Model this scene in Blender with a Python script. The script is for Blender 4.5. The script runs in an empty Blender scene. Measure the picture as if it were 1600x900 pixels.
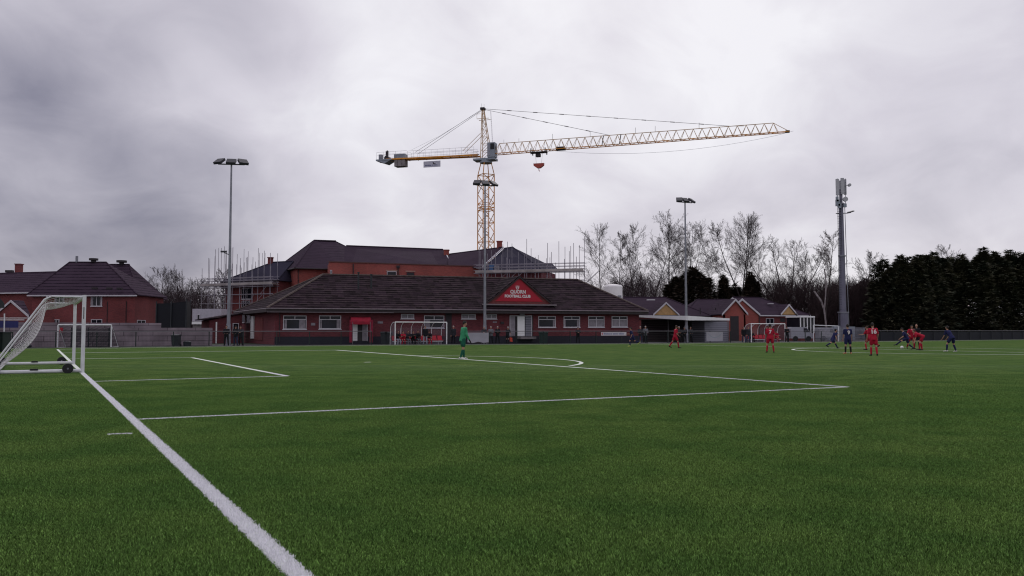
import bpy, bmesh, math, random
from mathutils import Vector, Matrix, Quaternion
V = Vector
R = math.radians
SC = bpy.context.scene
COL = SC.collection
random.seed(7)
F = 1275.0
CAMH = 1.38
PIT = R(2.97)
FW = V((0, math.cos(PIT), math.sin(PIT)))
UP = V((0, -math.sin(PIT), math.cos(PIT)))
CAMP = V((0, 0, CAMH))

def ray(px, py):
    return FW + V((1, 0, 0)) * ((px - 800) / F) + UP * ((450 - py) / F)

def P(px, py, Y):
    """world point at forward distance Y that the photograph shows at px, py"""
    d = ray(px, py)
    return CAMP + d * (Y / d.y)

def G(px, Y, z=0.0):
    """ground point at forward distance Y in the direction of column px"""
    q = P(px, 516.0, Y)
    return V((q.x, Y, z))

def GP(px, py):
    d = ray(px, py)
    return CAMP + d * (-CAMH / d.z)

def fence_Y(px):
    t = [(-400, 54), (0, 61), (200, 66), (400, 71.5), (600, 76.3), (800, 80.3), (1000, 84.8), (1250, 95), (1500, 112), (1600, 121), (1900, 156)]
    for (a, ya), (b, yb) in zip(t, t[1:]):
        if a <= px <= b:
            k = (px - a) / (b - a)
            return 1 / ((1 - k) / ya + k / yb)
    return t[-1][1]

# ------------------------------------------------------------------ materials
def new_mat(name):
    m = bpy.data.materials.new(name)
    m.use_nodes = True
    return m, m.node_tree, m.node_tree.nodes['Principled BSDF']

MC = {}
def mat(name, col, rough=0.7, metal=0.0, var=0.15, scale=3.0, bump=0.0, coords='Object', spec=0.3, detail=4):
    if name in MC:
        return MC[name]
    m, nt, b = new_mat(name)
    b.inputs['Roughness'].default_value = rough
    b.inputs['Metallic'].default_value = metal
    b.inputs['Specular IOR Level'].default_value = spec
    if var > 0:
        tc = nt.nodes.new('ShaderNodeTexCoord')
        n = nt.nodes.new('ShaderNodeTexNoise'); n.inputs['Scale'].default_value = scale; n.inputs['Detail'].default_value = detail
        nt.links.new(tc.outputs[coords], n.inputs['Vector'])
        r = nt.nodes.new('ShaderNodeValToRGB')
        r.color_ramp.elements[0].position = 0.3; r.color_ramp.elements[1].position = 0.7
        r.color_ramp.elements[0].color = (*[c * (1 - var) for c in col], 1)
        r.color_ramp.elements[1].color = (*[min(1, c * (1 + var)) for c in col], 1)
        nt.links.new(n.outputs['Fac'], r.inputs['Fac'])
        nt.links.new(r.outputs['Color'], b.inputs['Base Color'])
        if bump:
            bp = nt.nodes.new('ShaderNodeBump'); bp.inputs['Strength'].default_value = bump; bp.inputs['Distance'].default_value = 0.02
            nt.links.new(n.outputs['Fac'], bp.inputs['Height']); nt.links.new(bp.outputs['Normal'], b.inputs['Normal'])
    else:
        b.inputs['Base Color'].default_value = (*col, 1)
    MC[name] = m
    return m

def brick_mat(name, c1, c2, mortar, bw=0.225, bh=0.075, ms=0.011, dirt=0.35, big=0.35, rough=0.85, squash=1, bump=0.3, spots=None):
    """UV in metres"""
    m, nt, b = new_mat(name)
    N = nt.nodes.new; L = nt.links.new
    uv = N('ShaderNodeUVMap')
    br = N('ShaderNodeTexBrick')
    br.inputs['Color1'].default_value = (*c1, 1); br.inputs['Color2'].default_value = (*c2, 1); br.inputs['Mortar'].default_value = (*mortar, 1)
    br.inputs['Scale'].default_value = 1.0; br.inputs['Mortar Size'].default_value = ms
    br.inputs['Brick Width'].default_value = bw; br.inputs['Row Height'].default_value = bh
    br.inputs['Mortar Smooth'].default_value = 0.3; br.inputs['Bias'].default_value = 0.0
    L(uv.outputs['UV'], br.inputs['Vector'])
    n = N('ShaderNodeTexNoise'); n.inputs['Scale'].default_value = big; n.inputs['Detail'].default_value = 6
    L(uv.outputs['UV'], n.inputs['Vector'])
    mr = N('ShaderNodeMapRange'); mr.inputs['From Min'].default_value = 0.3; mr.inputs['From Max'].default_value = 0.7
    mr.inputs['To Min'].default_value = 1 - dirt; mr.inputs['To Max'].default_value = 1 + dirt * 0.6
    L(n.outputs['Fac'], mr.inputs['Value'])
    mx = N('ShaderNodeMix'); mx.data_type = 'RGBA'; mx.blend_type = 'MULTIPLY'; mx.inputs['Factor'].default_value = 1
    L(br.outputs['Color'], mx.inputs['A']); L(mr.outputs['Result'], mx.inputs['B'])
    out = mx.outputs['Result']
    if spots:
        n2 = N('ShaderNodeTexNoise'); n2.inputs['Scale'].default_value = spots[1]; n2.inputs['Detail'].default_value = 5; n2.inputs['Roughness'].default_value = 0.75
        L(uv.outputs['UV'], n2.inputs['Vector'])
        r2 = N('ShaderNodeMapRange'); r2.inputs['From Min'].default_value = 0.54; r2.inputs['From Max'].default_value = 0.68
        r2.inputs['To Max'].default_value = spots[2]
        L(n2.outputs['Fac'], r2.inputs['Value'])
        m2 = N('ShaderNodeMix'); m2.data_type = 'RGBA'; m2.inputs['B'].default_value = (*spots[0], 1)
        L(r2.outputs['Result'], m2.inputs['Factor']); L(out, m2.inputs['A'])
        out = m2.outputs['Result']
    L(out, b.inputs['Base Color'])
    bp = N('ShaderNodeBump'); bp.inputs['Strength'].default_value = bump; bp.inputs['Distance'].default_value = 0.03; bp.invert = True
    L(br.outputs['Fac'], bp.inputs['Height']); L(bp.outputs['Normal'], b.inputs['Normal'])
    b.inputs['Roughness'].default_value = rough
    b.inputs['Specular IOR Level'].default_value = 0.2
    MC[name] = m
    return m

def course_mat(name, c1, c2, line, row, lw, amt=1.0, patch=.35, blotch=None, rough=.85):
    """tiled roof: courses run level up the slope (UV in metres)"""
    m, nt, b = new_mat(name); N = nt.nodes.new; L = nt.links.new
    uv = N('ShaderNodeUVMap'); sp = N('ShaderNodeSeparateXYZ'); L(uv.outputs['UV'], sp.inputs[0])
    def mth(op, a_, b_=None):
        n = N('ShaderNodeMath'); n.operation = op
        for i, x in enumerate((a_, b_)):
            if x is None: continue
            if isinstance(x, (int, float)): n.inputs[i].default_value = x
            else: L(x, n.inputs[i])
        return n.outputs[0]
    def nz(sx, sy, det, rg=.55):
        mp = N('ShaderNodeMapping'); mp.inputs['Scale'].default_value = (sx, sy, 1); L(uv.outputs['UV'], mp.inputs['Vector'])
        n = N('ShaderNodeTexNoise'); n.inputs['Scale'].default_value = 1; n.inputs['Detail'].default_value = det; n.inputs['Roughness'].default_value = rg; L(mp.outputs[0], n.inputs['Vector']); return n.outputs['Fac']
    def mr(x, a_, b_, c_, d_):
        n = N('ShaderNodeMapRange'); L(x, n.inputs['Value'])
        for k, v_ in zip(('From Min', 'From Max', 'To Min', 'To Max'), (a_, b_, c_, d_)): n.inputs[k].default_value = v_
        return n.outputs['Result']
    def mix(f, a_, b_, mode='MIX'):
        n = N('ShaderNodeMix'); n.data_type = 'RGBA'; n.blend_type = mode
        for k, x in (('Factor', f), ('A', a_), ('B', b_)):
            if isinstance(x, (int, float)): n.inputs[k].default_value = x
            elif isinstance(x, tuple): n.inputs[k].default_value = (*x, 1)
            else: L(x, n.inputs[k])
        return n.outputs['Result']
    v = mth('DIVIDE', sp.outputs['Y'], row); fr = mth('FRACT', v)
    rowid = mth('FLOOR', v); wn = N('ShaderNodeTexWhiteNoise'); wn.noise_dimensions = '1D'; L(rowid, wn.inputs['W'])
    col = mix(mr(nz(.9, 3.5, 4), .3, .7, 0, 1), c1, c2)
    col = mix(mr(wn.outputs['Value'], 0, 1, 0, .5), col, c1)
    if blotch:
        ti = mth('FLOOR', mth('DIVIDE', sp.outputs['X'], .62)); w2 = N('ShaderNodeTexWhiteNoise'); w2.noise_dimensions = '2D'
        cb = N('ShaderNodeCombineXYZ'); L(ti, cb.inputs[0]); L(rowid, cb.inputs[1]); L(cb.outputs[0], w2.inputs['Vector'])
        s0 = N('ShaderNodeVectorMath'); s0.operation = 'SCALE'; L(col, s0.inputs[0]); L(mr(w2.outputs['Value'], 0, 1, .45, 1.75), s0.inputs['Scale']); col = s0.outputs['Vector']
    if blotch: col = mix(mr(nz(1.7, 2.2, 6, .75), .53, .68, 0, blotch[1]), col, blotch[0])
    lm = mth('LESS_THAN', fr, lw); lm = mth('MULTIPLY', lm, mr(nz(1.1, 1.6, 3), .35, .6, amt * .35, amt))
    col = mix(lm, col, line)
    g = mr(nz(.22, .3, 4), .3, .7, 1 - patch, 1 + patch * .6)
    sc = N('ShaderNodeVectorMath'); sc.operation = 'SCALE'; L(col, sc.inputs[0]); L(g, sc.inputs['Scale'])
    L(sc.outputs['Vector'], b.inputs['Base Color'])
    bp = N('ShaderNodeBump'); bp.inputs['Strength'].default_value = .7; bp.inputs['Distance'].default_value = .05; L(fr, bp.inputs['Height']); L(bp.outputs['Normal'], b.inputs['Normal'])
    b.inputs['Roughness'].default_value = rough; b.inputs['Specular IOR Level'].default_value = .03
    MC[name] = m; return m

M_white = mat('white_paint', (0.72, 0.72, 0.74), 0.4, var=0.05, scale=2)
M_goal = mat('goal_aluminium', (0.62, 0.62, 0.66), 0.35, var=0.08, scale=5)
M_upvc = mat('window_white', (0.47, 0.45, 0.50), 0.4, var=0.08)
M_black = mat('black_rubber', (0.012, 0.012, 0.015), 0.6, var=0.2)
M_dark = mat('dark_paint', (0.02, 0.024, 0.03), 0.5, var=0.2)
M_steel = mat('galvanised_steel', (0.21, 0.215, 0.25), 0.45, 0.5, var=0.18, scale=2)
M_rail = mat('rail_steel', (0.16, 0.15, 0.17), 0.4, 0.3, var=0.15)
M_postg = mat('fence_green', (0.012, 0.02, 0.02), 0.5, var=0.2)
M_scaf = mat('scaffold_tube', (0.24, 0.22, 0.26), 0.45, 0.4, var=0.2, scale=1)
M_board = mat('scaffold_board', (0.3, 0.27, 0.27), 0.8, var=0.3, scale=1)
M_red = mat('red_plastic', (0.42, 0.02, 0.04), 0.5, var=0.15)
M_glass = mat('window_glass', (0.012, 0.013, 0.02), 0.12, var=0.5, scale=0.8, spec=0.22)
M_curt = mat('curtain', (0.22, 0.2, 0.23), 0.8, var=0.2, scale=4)
M_vent = mat('dark_vent', (0.03, 0.025, 0.03), 0.7)
M_fascia = mat('dark_fascia', (0.03, 0.022, 0.026), 0.6, var=0.2)
M_gutter = mat('grey_gutter', (0.17, 0.14, 0.16), 0.5, var=0.15)
M_net = mat('net_cord', (0.55, 0.53, 0.55), 0.8, var=0.1)
M_netd = mat('dark_net', (0.006, 0.007, 0.012), 0.8, var=0.1)
M_lens = mat('lamp_glass', (0.06, 0.06, 0.07), 0.2, var=0.1, spec=0.5)
M_lampbody = mat('lamp_body', (0.035, 0.035, 0.045), 0.5, var=0.1)
M_yel = mat('crane_yellow', (0.56, 0.23, 0.025), 0.5, var=0.3, scale=0.5)
M_yelp = mat('crane_pale', (0.50, 0.34, 0.20), 0.5, var=0.2, scale=0.5)
M_cab = mat('crane_cab_grey', (0.22, 0.25, 0.3), 0.5, var=0.15)
M_conc = mat('concrete', (0.2, 0.18, 0.19), 0.9, var=0.3, scale=2)
M_cable = mat('cable', (0.08, 0.07, 0.075), 0.5, 0.3, var=0)

M_brick = brick_mat('clubhouse_brick', (0.165, 0.034, 0.042), (0.105, 0.022, 0.030), (0.12, 0.055, 0.065), dirt=0.3)
M_brick2 = brick_mat('new_brick', (0.33, 0.070, 0.058), (0.24, 0.052, 0.048), (0.24, 0.11, 0.10), dirt=0.2)
M_brick3 = brick_mat('house_brick', (0.20, 0.040, 0.042), (0.13, 0.028, 0.034), (0.15, 0.07, 0.072), dirt=0.25)
M_plinth = brick_mat('plinth_brick', (0.022, 0.022, 0.034), (0.03, 0.028, 0.04), (0.03, 0.03, 0.04), dirt=0.2)
M_roofc = course_mat('clubhouse_tiles', (0.019, 0.011, 0.016), (0.009, 0.006, 0.010), (0.10, 0.074, 0.080), .54, .16, .9, .35, ((0.058, 0.044, 0.042), .5))  # pale course lines paint in moss and light caught on tile edges
M_slate = course_mat('house_tiles', (0.050, 0.034, 0.052), (0.040, 0.027, 0.043), (0.022, 0.016, 0.025), .40, .22, .9, .15)
M_slateb = course_mat('blue_slate', (0.036, 0.033, 0.054), (0.030, 0.028, 0.046), (0.024, 0.023, 0.036), .34, .2, .8, .15)
M_slatel = course_mat('ridged_tiles', (0.054, 0.036, 0.055), (0.045, 0.030, 0.047), (0.012, 0.008, 0.015), .58, .24, 1.0, .15)
M_cwall = brick_mat('concrete_panels', (0.23, 0.19, 0.215), (0.19, 0.155, 0.18), (0.10, 0.08, 0.095), bw=2.4, bh=0.45, ms=0.03, dirt=0.35, big=0.7, bump=0.4)
M_shut = brick_mat('timber_boarding', (0.085, 0.06, 0.07), (0.07, 0.05, 0.06), (0.02, 0.016, 0.02), bw=9, bh=0.22, ms=0.03, dirt=0.2)
M_stripe = brick_mat('grey_cladding', (0.21, 0.21, 0.25), (0.18, 0.18, 0.22), (0.08, 0.08, 0.1), bw=9, bh=0.25, ms=0.03, dirt=0.2)
M_yelgab = mat('yellow_render', (0.42, 0.26, 0.12), 0.8, var=0.15)
M_signred = mat('sign_red', (0.33, 0.008, 0.026), 0.5, var=0.12, scale=1.0)

# ------------------------------------------------------------------ mesh building
class MB:
    def __init__(s):
        s.v = []; s.f = []; s.m = []; s.mats = []; s.cur = 0
    def use(s, m):
        if m not in s.mats: s.mats.append(m)
        s.cur = s.mats.index(m); return s
    def add(s, vs, fs):
        b = len(s.v); s.v += [V(p) for p in vs]
        for f in fs:
            s.f.append(tuple(b + i for i in f)); s.m.append(s.cur)
        return s
    def quad(s, a, b, c, d): return s.add([a, b, c, d], [(0, 1, 2, 3)])
    def frame_box(s, o, ax, ay, az):
        """box from corner o with the three edge vectors"""
        o = V(o); ax = V(ax); ay = V(ay); az = V(az)
        vs = [o, o + ax, o + ax + ay, o + ay, o + az, o + ax + az, o + ax + ay + az, o + ay + az]
        fs = [(0, 3, 2, 1), (4, 5, 6, 7), (0, 1, 5, 4), (1, 2, 6, 5), (2, 3, 7, 6), (3, 0, 4, 7)]
        if ax.cross(ay).dot(az) < 0: fs = [tuple(reversed(f)) for f in fs]
        return s.add(vs, fs)
    def box(s, c, size, ang=0.0):
        c = V(c); ca, sa = math.cos(ang), math.sin(ang)
        ax = V((ca, sa, 0)) * size[0]; ay = V((-sa, ca, 0)) * size[1]; az = V((0, 0, size[2]))
        return s.frame_box(c - ax / 2 - ay / 2 - az / 2, ax, ay, az)
    def tube(s, p0, p1, r0, r1=None, n=6, caps=True, e=1.0, side=None):
        p0 = V(p0); p1 = V(p1); r1 = r0 if r1 is None else r1
        d = (p1 - p0)
        if d.length < 1e-6: return s
        d.normalize()
        a = V(side) if side is not None else (V((0, 0, 1)) if abs(d.z) < 0.95 else V((1, 0, 0)))
        a = (a - d * a.dot(d)).normalized(); b = d.cross(a)
        vs = []
        for p, r in ((p0, r0), (p1, r1)):
            rx, ry = (r if isinstance(r, tuple) else (r, r * e))
            for i in range(n):
                t = 2 * math.pi * (i + 0.5) / n
                vs.append(p + a * (math.cos(t) * rx) + b * (math.sin(t) * ry))
        fs = [(i, (i + 1) % n, n + (i + 1) % n, n + i) for i in range(n)]
        if caps: fs += [tuple(range(n - 1, -1, -1)), tuple(range(n, 2 * n))]
        return s.add(vs, fs)
    def bar(s, p0, p1, w, h=None): return s.tube(p0, p1, w * 0.7071, n=4)
    def path(s, pts, r, n=6):
        for a, b in zip(pts, pts[1:]): s.tube(a, b, r, n=n)
        return s
    def ball(s, c, r, n=8, m=6, q=None):
        c = V(c); rx, ry, rz = r if isinstance(r, (tuple, list)) else (r, r, r)
        vs = [V((0, 0, rz))]
        for j in range(1, m):
            t = math.pi * j / m
            for i in range(n):
                u = 2 * math.pi * i / n
                vs.append(V((rx * math.sin(t) * math.cos(u), ry * math.sin(t) * math.sin(u), rz * math.cos(t))))
        vs.append(V((0, 0, -rz)))
        if q is not None: vs = [q @ v for v in vs]
        vs = [v + c for v in vs]
        fs = [(0, 1 + i, 1 + (i + 1) % n) for i in range(n)]
        for j in range(m - 2):
            o = 1 + j * n
            fs += [(o + i, o + n + i, o + n + (i + 1) % n, o + (i + 1) % n) for i in range(n)]
        o = 1 + (m - 2) * n; l = len(vs) - 1
        fs += [(l, o + (i + 1) % n, o + i) for i in range(n)]
        return s.add(vs, fs)
    def prism(s, pts, d):
        """polygon pts extruded by vector d"""
        pts = [V(p) for p in pts]; d = V(d); n = len(pts)
        nrm = sum(((pts[i] - pts[0]).cross(pts[(i + 1) % n] - pts[0]) for i in range(1, n)), V((0, 0, 0)))
        if nrm.dot(d) > 0: pts = pts[::-1]
        vs = pts + [p + d for p in pts]
        fs = [tuple(range(n)), tuple(range(2 * n - 1, n - 1, -1))] + [(i, n + i, n + (i + 1) % n, (i + 1) % n) for i in range(n)]
        return s.add(vs, fs)
    def mesh(s, name, off=None, smooth=False):
        me = bpy.data.meshes.new(name)
        off = off or V((0, 0, 0))
        me.from_pydata([tuple(p - off) for p in s.v], [], s.f)
        for m in s.mats: me.materials.append(m)
        me.polygons.foreach_set('material_index', s.m)
        if smooth: me.polygons.foreach_set('use_smooth', [True] * len(s.f))
        uvl = me.uv_layers.new(name='UVMap')
        uvs = [0.0] * (2 * len(me.loops))
        k = 0
        Z = V((0, 0, 1))
        for f in s.f:
            a, b, c = s.v[f[0]], s.v[f[1]], s.v[f[2]]
            n = (b - a).cross(c - a)
            if n.length < 1e-12: n = Z.copy()
            n.normalize()
            t = Z.cross(n)
            t = V((1, 0, 0)) if t.length < 0.05 else t.normalized()
            bb = n.cross(t)
            for i in f:
                uvs[k] = s.v[i].dot(t); uvs[k + 1] = s.v[i].dot(bb); k += 2
        uvl.data.foreach_set('uv', uvs)
        me.update()
        return me
    def build(s, name, m=None, parent=None, local=False, smooth=False):
        if m is not None:
            s.mats = [m]; s.m = [0] * len(s.f)
        off = V((0, 0, 0))
        if parent is not None and not local:
            off = V(parent.location)
            if parent.parent is not None: off += V(parent.parent.location)
        o = bpy.data.objects.new(name, s.mesh(name, off, smooth))
        COL.objects.link(o)
        if parent is not None: o.parent = parent
        return o

def tag(o, label=None, cat=None, group=None, kind=None):
    if label: o['label'] = label
    if cat: o['category'] = cat
    if group: o['group'] = group
    if kind: o['kind'] = kind
    return o

def thing(name, label, cat, loc=(0, 0, 0), rz=0.0, group=None):
    o = bpy.data.objects.new(name, None); COL.objects.link(o)
    o.location = loc; o.rotation_euler = (0, 0, rz); o.empty_display_size = 0.3
    return tag(o, label, cat, group)

def textmesh(body, size, origin, right, up, normal, m, depth=0.02, align='CENTER', name='lettering', parent=None, local=False, bold=0.0, sx=1.0):
    cu = bpy.data.curves.new('tmp', 'FONT'); cu.body = body; cu.size = size; cu.align_x = align; cu.align_y = 'CENTER'
    cu.extrude = depth / 2; cu.offset = bold; cu.resolution_u = 3
    ob = bpy.data.objects.new('tmp', cu); COL.objects.link(ob)
    dg = bpy.context.evaluated_depsgraph_get(); dg.update()
    me0 = ob.evaluated_get(dg).to_mesh()
    mb = MB().use(m)
    right = V(right); up = V(up); normal = V(normal); origin = V(origin)
    mb.add([origin + right * v.co.x * sx + up * v.co.y + normal * v.co.z for v in me0.vertices], [tuple(p.vertices) for p in me0.polygons])
    bpy.data.objects.remove(ob); bpy.data.curves.remove(cu)
    return mb.build(name, None, parent, local=local)

class Fac:
    """a vertical wall plane through ground points A and B (left to right)"""
    def __init__(s, A, B):
        s.A = V((A[0], A[1], 0)); s.B = V((B[0], B[1], 0)); s.u = (s.B - s.A).normalized()
        s.n = V((s.u.y, -s.u.x, 0))
        if s.n.y > 0 and s.n.dot(CAMP - s.A) < 0: s.n = -s.n
        if s.n.dot(CAMP - s.A) < 0: s.n = -s.n
    def pt(s, px, py, out=0.0):
        d = ray(px, py); a = s.A + s.n * out
        t = (a - CAMP).dot(s.n) / d.dot(s.n)
        return CAMP + d * t
    def sz(s, px, py):
        q = s.pt(px, py); return (q - s.A).dot(s.u), q.z
    def at(s, u, z, out=0.0): return s.A + s.u * u + V((0, 0, z)) + s.n * out
    def rect(s, mb, px0, py0, px1, py1, o0, o1):
        u0, z1 = s.sz(px0, py0); u1, _ = s.sz(px1, py0); _, z0 = s.sz((px0 + px1) / 2, py1)
        _, z1 = s.sz((px0 + px1) / 2, py0)
        return s.urect(mb, u0, z0, u1, z1, o0, o1)
    def urect(s, mb, u0, z0, u1, z1, o0, o1):
        return mb.frame_box(s.at(u0, z0, o0), s.u * (u1 - u0), s.n * (o1 - o0), V((0, 0, z1 - z0)))

def window(fac, px0, py0, px1, py1, parent, mull=(), trans=None, fw=0.07, curtains=(), sill=True, glass=None, name='window', out=0.0, frame_mat=None):
    u0, _ = fac.sz(px0, py0); u1, _ = fac.sz(px1, py0)
    pc = (px0 + px1) / 2
    z1 = fac.sz(pc, py0)[1]; z0 = fac.sz(pc, py1)[1]
    return uwindow(fac, u0, z0, u1, z1, parent, mull, trans, fw, curtains, sill, glass, name, out, frame_mat)

def uwindow(fac, u0, z0, u1, z1, parent, mull=(), trans=None, fw=0.07, curtains=(), sill=True, glass=None, name='window', out=0.0, frame_mat=None):
    o = out
    g = MB(); fac.urect(g, u0 + fw * .5, z0 + fw * .5, u1 - fw * .5, z1 - fw * .5, o - 0.05, o + 0.015)
    w = g.build(name, glass or M_glass, parent)
    f = MB()
    fac.urect(f, u0, z0, u0 + fw, z1, o - 0.03, o + 0.06); fac.urect(f, u1 - fw, z0, u1, z1, o - 0.03, o + 0.06)
    fac.urect(f, u0 + fw, z1 - fw, u1 - fw, z1, o - 0.03, o + 0.06); fac.urect(f, u0 + fw, z0, u1 - fw, z0 + fw, o - 0.03, o + 0.06)
    zt = z1 - fw
    if trans:
        zt = z0 + (z1 - z0) * trans
        fac.urect(f, u0 + fw, zt - fw / 2, u1 - fw, zt + fw / 2, o - 0.03, o + 0.055)
    for k in mull:
        u = u0 + (u1 - u0) * (k if isinstance(k, float) else k[0])
        a, b = (z0 + fw, z1 - fw)
        if not isinstance(k, float):
            a, b = (zt + fw / 2, z1 - fw) if k[1] == 't' else (z0 + fw, zt - fw / 2)
        fac.urect(f, u - fw / 2, a, u + fw / 2, b, o - 0.03, o + 0.05)
    fo = f.build('frame', frame_mat or M_upvc)
    fo.parent = w
    loc = V(parent.location) if parent is not None else V((0, 0, 0))
    for v in fo.data.vertices: v.co -= loc
    if curtains:
        for (a, b) in curtains:
            c = MB()
            fac.urect(c, u0 + (u1 - u0) * a, z0 + fw, u0 + (u1 - u0) * b, zt - fw * .5, o + 0.0, o + 0.022)
            co = c.build('curtain', M_curt); co.parent = w
            for v in co.data.vertices: v.co -= loc
    if sill:
        s_ = MB(); fac.urect(s_, u0 - 0.06, z0 - 0.07, u1 + 0.06, z0 - 0.003, o - 0.02, o + 0.1)
        so = s_.build('sill', frame_mat or M_upvc); so.parent = w
        for v in so.data.vertices: v.co -= loc
    return w
# ------------------------------------------------------------------ camera, world, light
cam = bpy.data.cameras.new('Camera'); cam.lens = F / 1600 * 36; cam.sensor_width = 36; cam.clip_end = 5000; cam.clip_start = 0.05
co = bpy.data.objects.new('Camera', cam); COL.objects.link(co)
co.location = CAMP; co.rotation_euler = (R(90) + PIT, 0, 0)
SC.camera = co
SC.view_settings.view_transform = 'Standard'; SC.view_settings.look = 'None'; SC.view_settings.gamma = 1; SC.view_settings.exposure = 0.0
try: SC.cycles.use_denoising = True
except Exception: pass
SC.cycles.filter_width = 1.15
SC.cycles.max_bounces = 5; SC.cycles.transparent_max_bounces = 8

w = bpy.data.worlds.new('World'); SC.world = w; w.use_nodes = True
nt = w.node_tree; N = nt.nodes.new; L = nt.links.new
bg = nt.nodes['Background']
SUN_EL, SUN_AZ = R(38), R(8)      # the sun stands behind the cloud, ahead and a little right
sky = N('ShaderNodeTexSky'); sky.sky_type = 'NISHITA'; sky.sun_disc = False; sky.sun_elevation = SUN_EL; sky.sun_rotation = SUN_AZ
skm = N('ShaderNodeVectorMath'); skm.operation = 'SCALE'; skm.inputs['Scale'].default_value = 0.10
L(sky.outputs['Color'], skm.inputs[0])
tc = N('ShaderNodeTexCoord')
nrm = N('ShaderNodeVectorMath'); nrm.operation = 'NORMALIZE'; L(tc.outputs['Generated'], nrm.inputs[0])
sep = N('ShaderNodeSeparateXYZ'); L(nrm.outputs['Vector'], sep.inputs[0])
def math_(op, a, b=None, c=None, clamp=False):
    n = N('ShaderNodeMath'); n.operation = op; n.use_clamp = clamp
    for i, x in enumerate((a, b, c)):
        if x is None: continue
        if isinstance(x, (int, float)): n.inputs[i].default_value = x
        else: L(x, n.inputs[i])
    return n.outputs[0]
zc = math_('MAXIMUM', sep.outputs['Z'], 0.0)
den = math_('ADD', zc, 0.48)
cx = math_('DIVIDE', sep.outputs['X'], den); cy = math_('DIVIDE', sep.outputs['Y'], den)
cmb = N('ShaderNodeCombineXYZ'); L(cx, cmb.inputs[0]); L(cy, cmb.inputs[1])
def noise(vec, scale, detail, rough, dist=0.0, off=(0, 0, 0)):
    mp = N('ShaderNodeMapping'); mp.inputs['Location'].default_value = off; L(vec, mp.inputs['Vector'])
    n = N('ShaderNodeTexNoise'); n.inputs['Scale'].default_value = scale; n.inputs['Detail'].default_value = detail
    n.inputs['Roughness'].default_value = rough; n.inputs['Distortion'].default_value = dist
    L(mp.outputs['Vector'], n.inputs['Vector']); return n.outputs['Fac']
n1 = noise(cmb.outputs[0], 1.9, 6, 0.5, 0.5, (3.1, 1.7, 0))
n2 = noise(cmb.outputs[0], 5.0, 7, 0.55, 0.6, (7.4, 2.2, 0))
def maprange(x, a, b, c, d, smooth=True):
    n = N('ShaderNodeMapRange'); n.interpolation_type = 'SMOOTHSTEP' if smooth else 'LINEAR'
    L(x, n.inputs['Value'])
    for k, vv in zip(('From Min', 'From Max', 'To Min', 'To Max'), (a, b, c, d)): n.inputs[k].default_value = vv
    return n.outputs['Result']
def blob(px, py, inner, outer, gain):
    """a lump of thicker or thinner cloud in a direction of the sky; degrees"""
    d = ray(px, py).normalized()
    n = N('ShaderNodeVectorMath'); n.operation = 'DOT_PRODUCT'; L(nrm.outputs['Vector'], n.inputs[0]); n.inputs[1].default_value = d
    return maprange(n.outputs['Value'], math.cos(R(outer)), math.cos(R(inner)), 0.0, gain)
base = maprange(sep.outputs['Z'], 0.0, 0.62, 0.755, 0.79)
lum = math_('ADD', base, math_('MULTIPLY', math_('SUBTRACT', n1, 0.5), 0.52))
lum = math_('ADD', lum, math_('MULTIPLY', math_('SUBTRACT', n2, 0.5), 0.36))
for b_ in BLOBS if 'BLOBS' in globals() else [
    (1010, 60, 0, 13, 0.13), (1120, 170, 0, 9, 0.10), (560, 280, 0, 10, 0.09), (830, 120, 0, 7, 0.08), (1420, 80, 0, 14, 0.04), (600, 60, 0, 7, 0.06), (330, 215, 0, 6, 0.06),
    (200, 130, 0, 14, -0.14), (90, 60, 0, 6, -0.05), (430, 40, 0, 6, -0.07), (90, 370, 0, 15, -0.27), (330, 350, 0, 8, -0.10), (1500, 390, 0, 9, -0.07), (760, 330, 0, 6, -0.03)]:
    lum = math_('ADD', lum, blob(*b_))
lum = math_('MAXIMUM', lum, 0.14)
lum = math_('MINIMUM', lum, 0.97)
rmp = N('ShaderNodeValToRGB'); L(lum, rmp.inputs['Fac'])
cr = rmp.color_ramp
cr.elements[0].position = 0.0; cr.elements[0].color = (0.11, 0.108, 0.155, 1)
cr.elements[1].position = 1.0; cr.elements[1].color = (0.92, 0.91, 0.95, 1)
for p_, c_ in ((0.25, (0.19, 0.183, 0.25)), (0.5, (0.43, 0.41, 0.48)), (0.75, (0.67, 0.64, 0.71))):
    e = cr.elements.new(p_); e.color = (*c_, 1)
# overhead, out of the picture, the overcast is brighter (as overcast skies are)
zen = maprange(sep.outputs['Z'], 0.5, 0.95, 1.0, 1.35)
sc_ = N('ShaderNodeVectorMath'); sc_.operation = 'SCALE'; L(rmp.outputs['Color'], sc_.inputs[0]); L(zen, sc_.inputs['Scale'])
mixw = N('ShaderNodeMix'); mixw.data_type = 'RGBA'; mixw.inputs['Factor'].default_value = 0.94
L(skm.outputs['Vector'], mixw.inputs['A']); L(sc_.outputs['Vector'], mixw.inputs['B'])
L(mixw.outputs['Result'], bg.inputs['Color']); bg.inputs['Strength'].default_value = 1.0
try: w.cycles.sampling_method = 'MANUAL'; w.cycles.sample_map_resolution = 512
except Exception: pass

sun = bpy.data.lights.new('Sun', 'SUN'); sun.energy = 0.5; sun.angle = R(25); sun.color = (1, 0.95, 0.9)
so = bpy.data.objects.new('Sun', sun); COL.objects.link(so)
sd = V((math.sin(SUN_AZ) * math.cos(SUN_EL), math.cos(SUN_AZ) * math.cos(SUN_EL), math.sin(SUN_EL)))
so.rotation_euler = sd.to_track_quat('Z', 'Y').to_euler()

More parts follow.
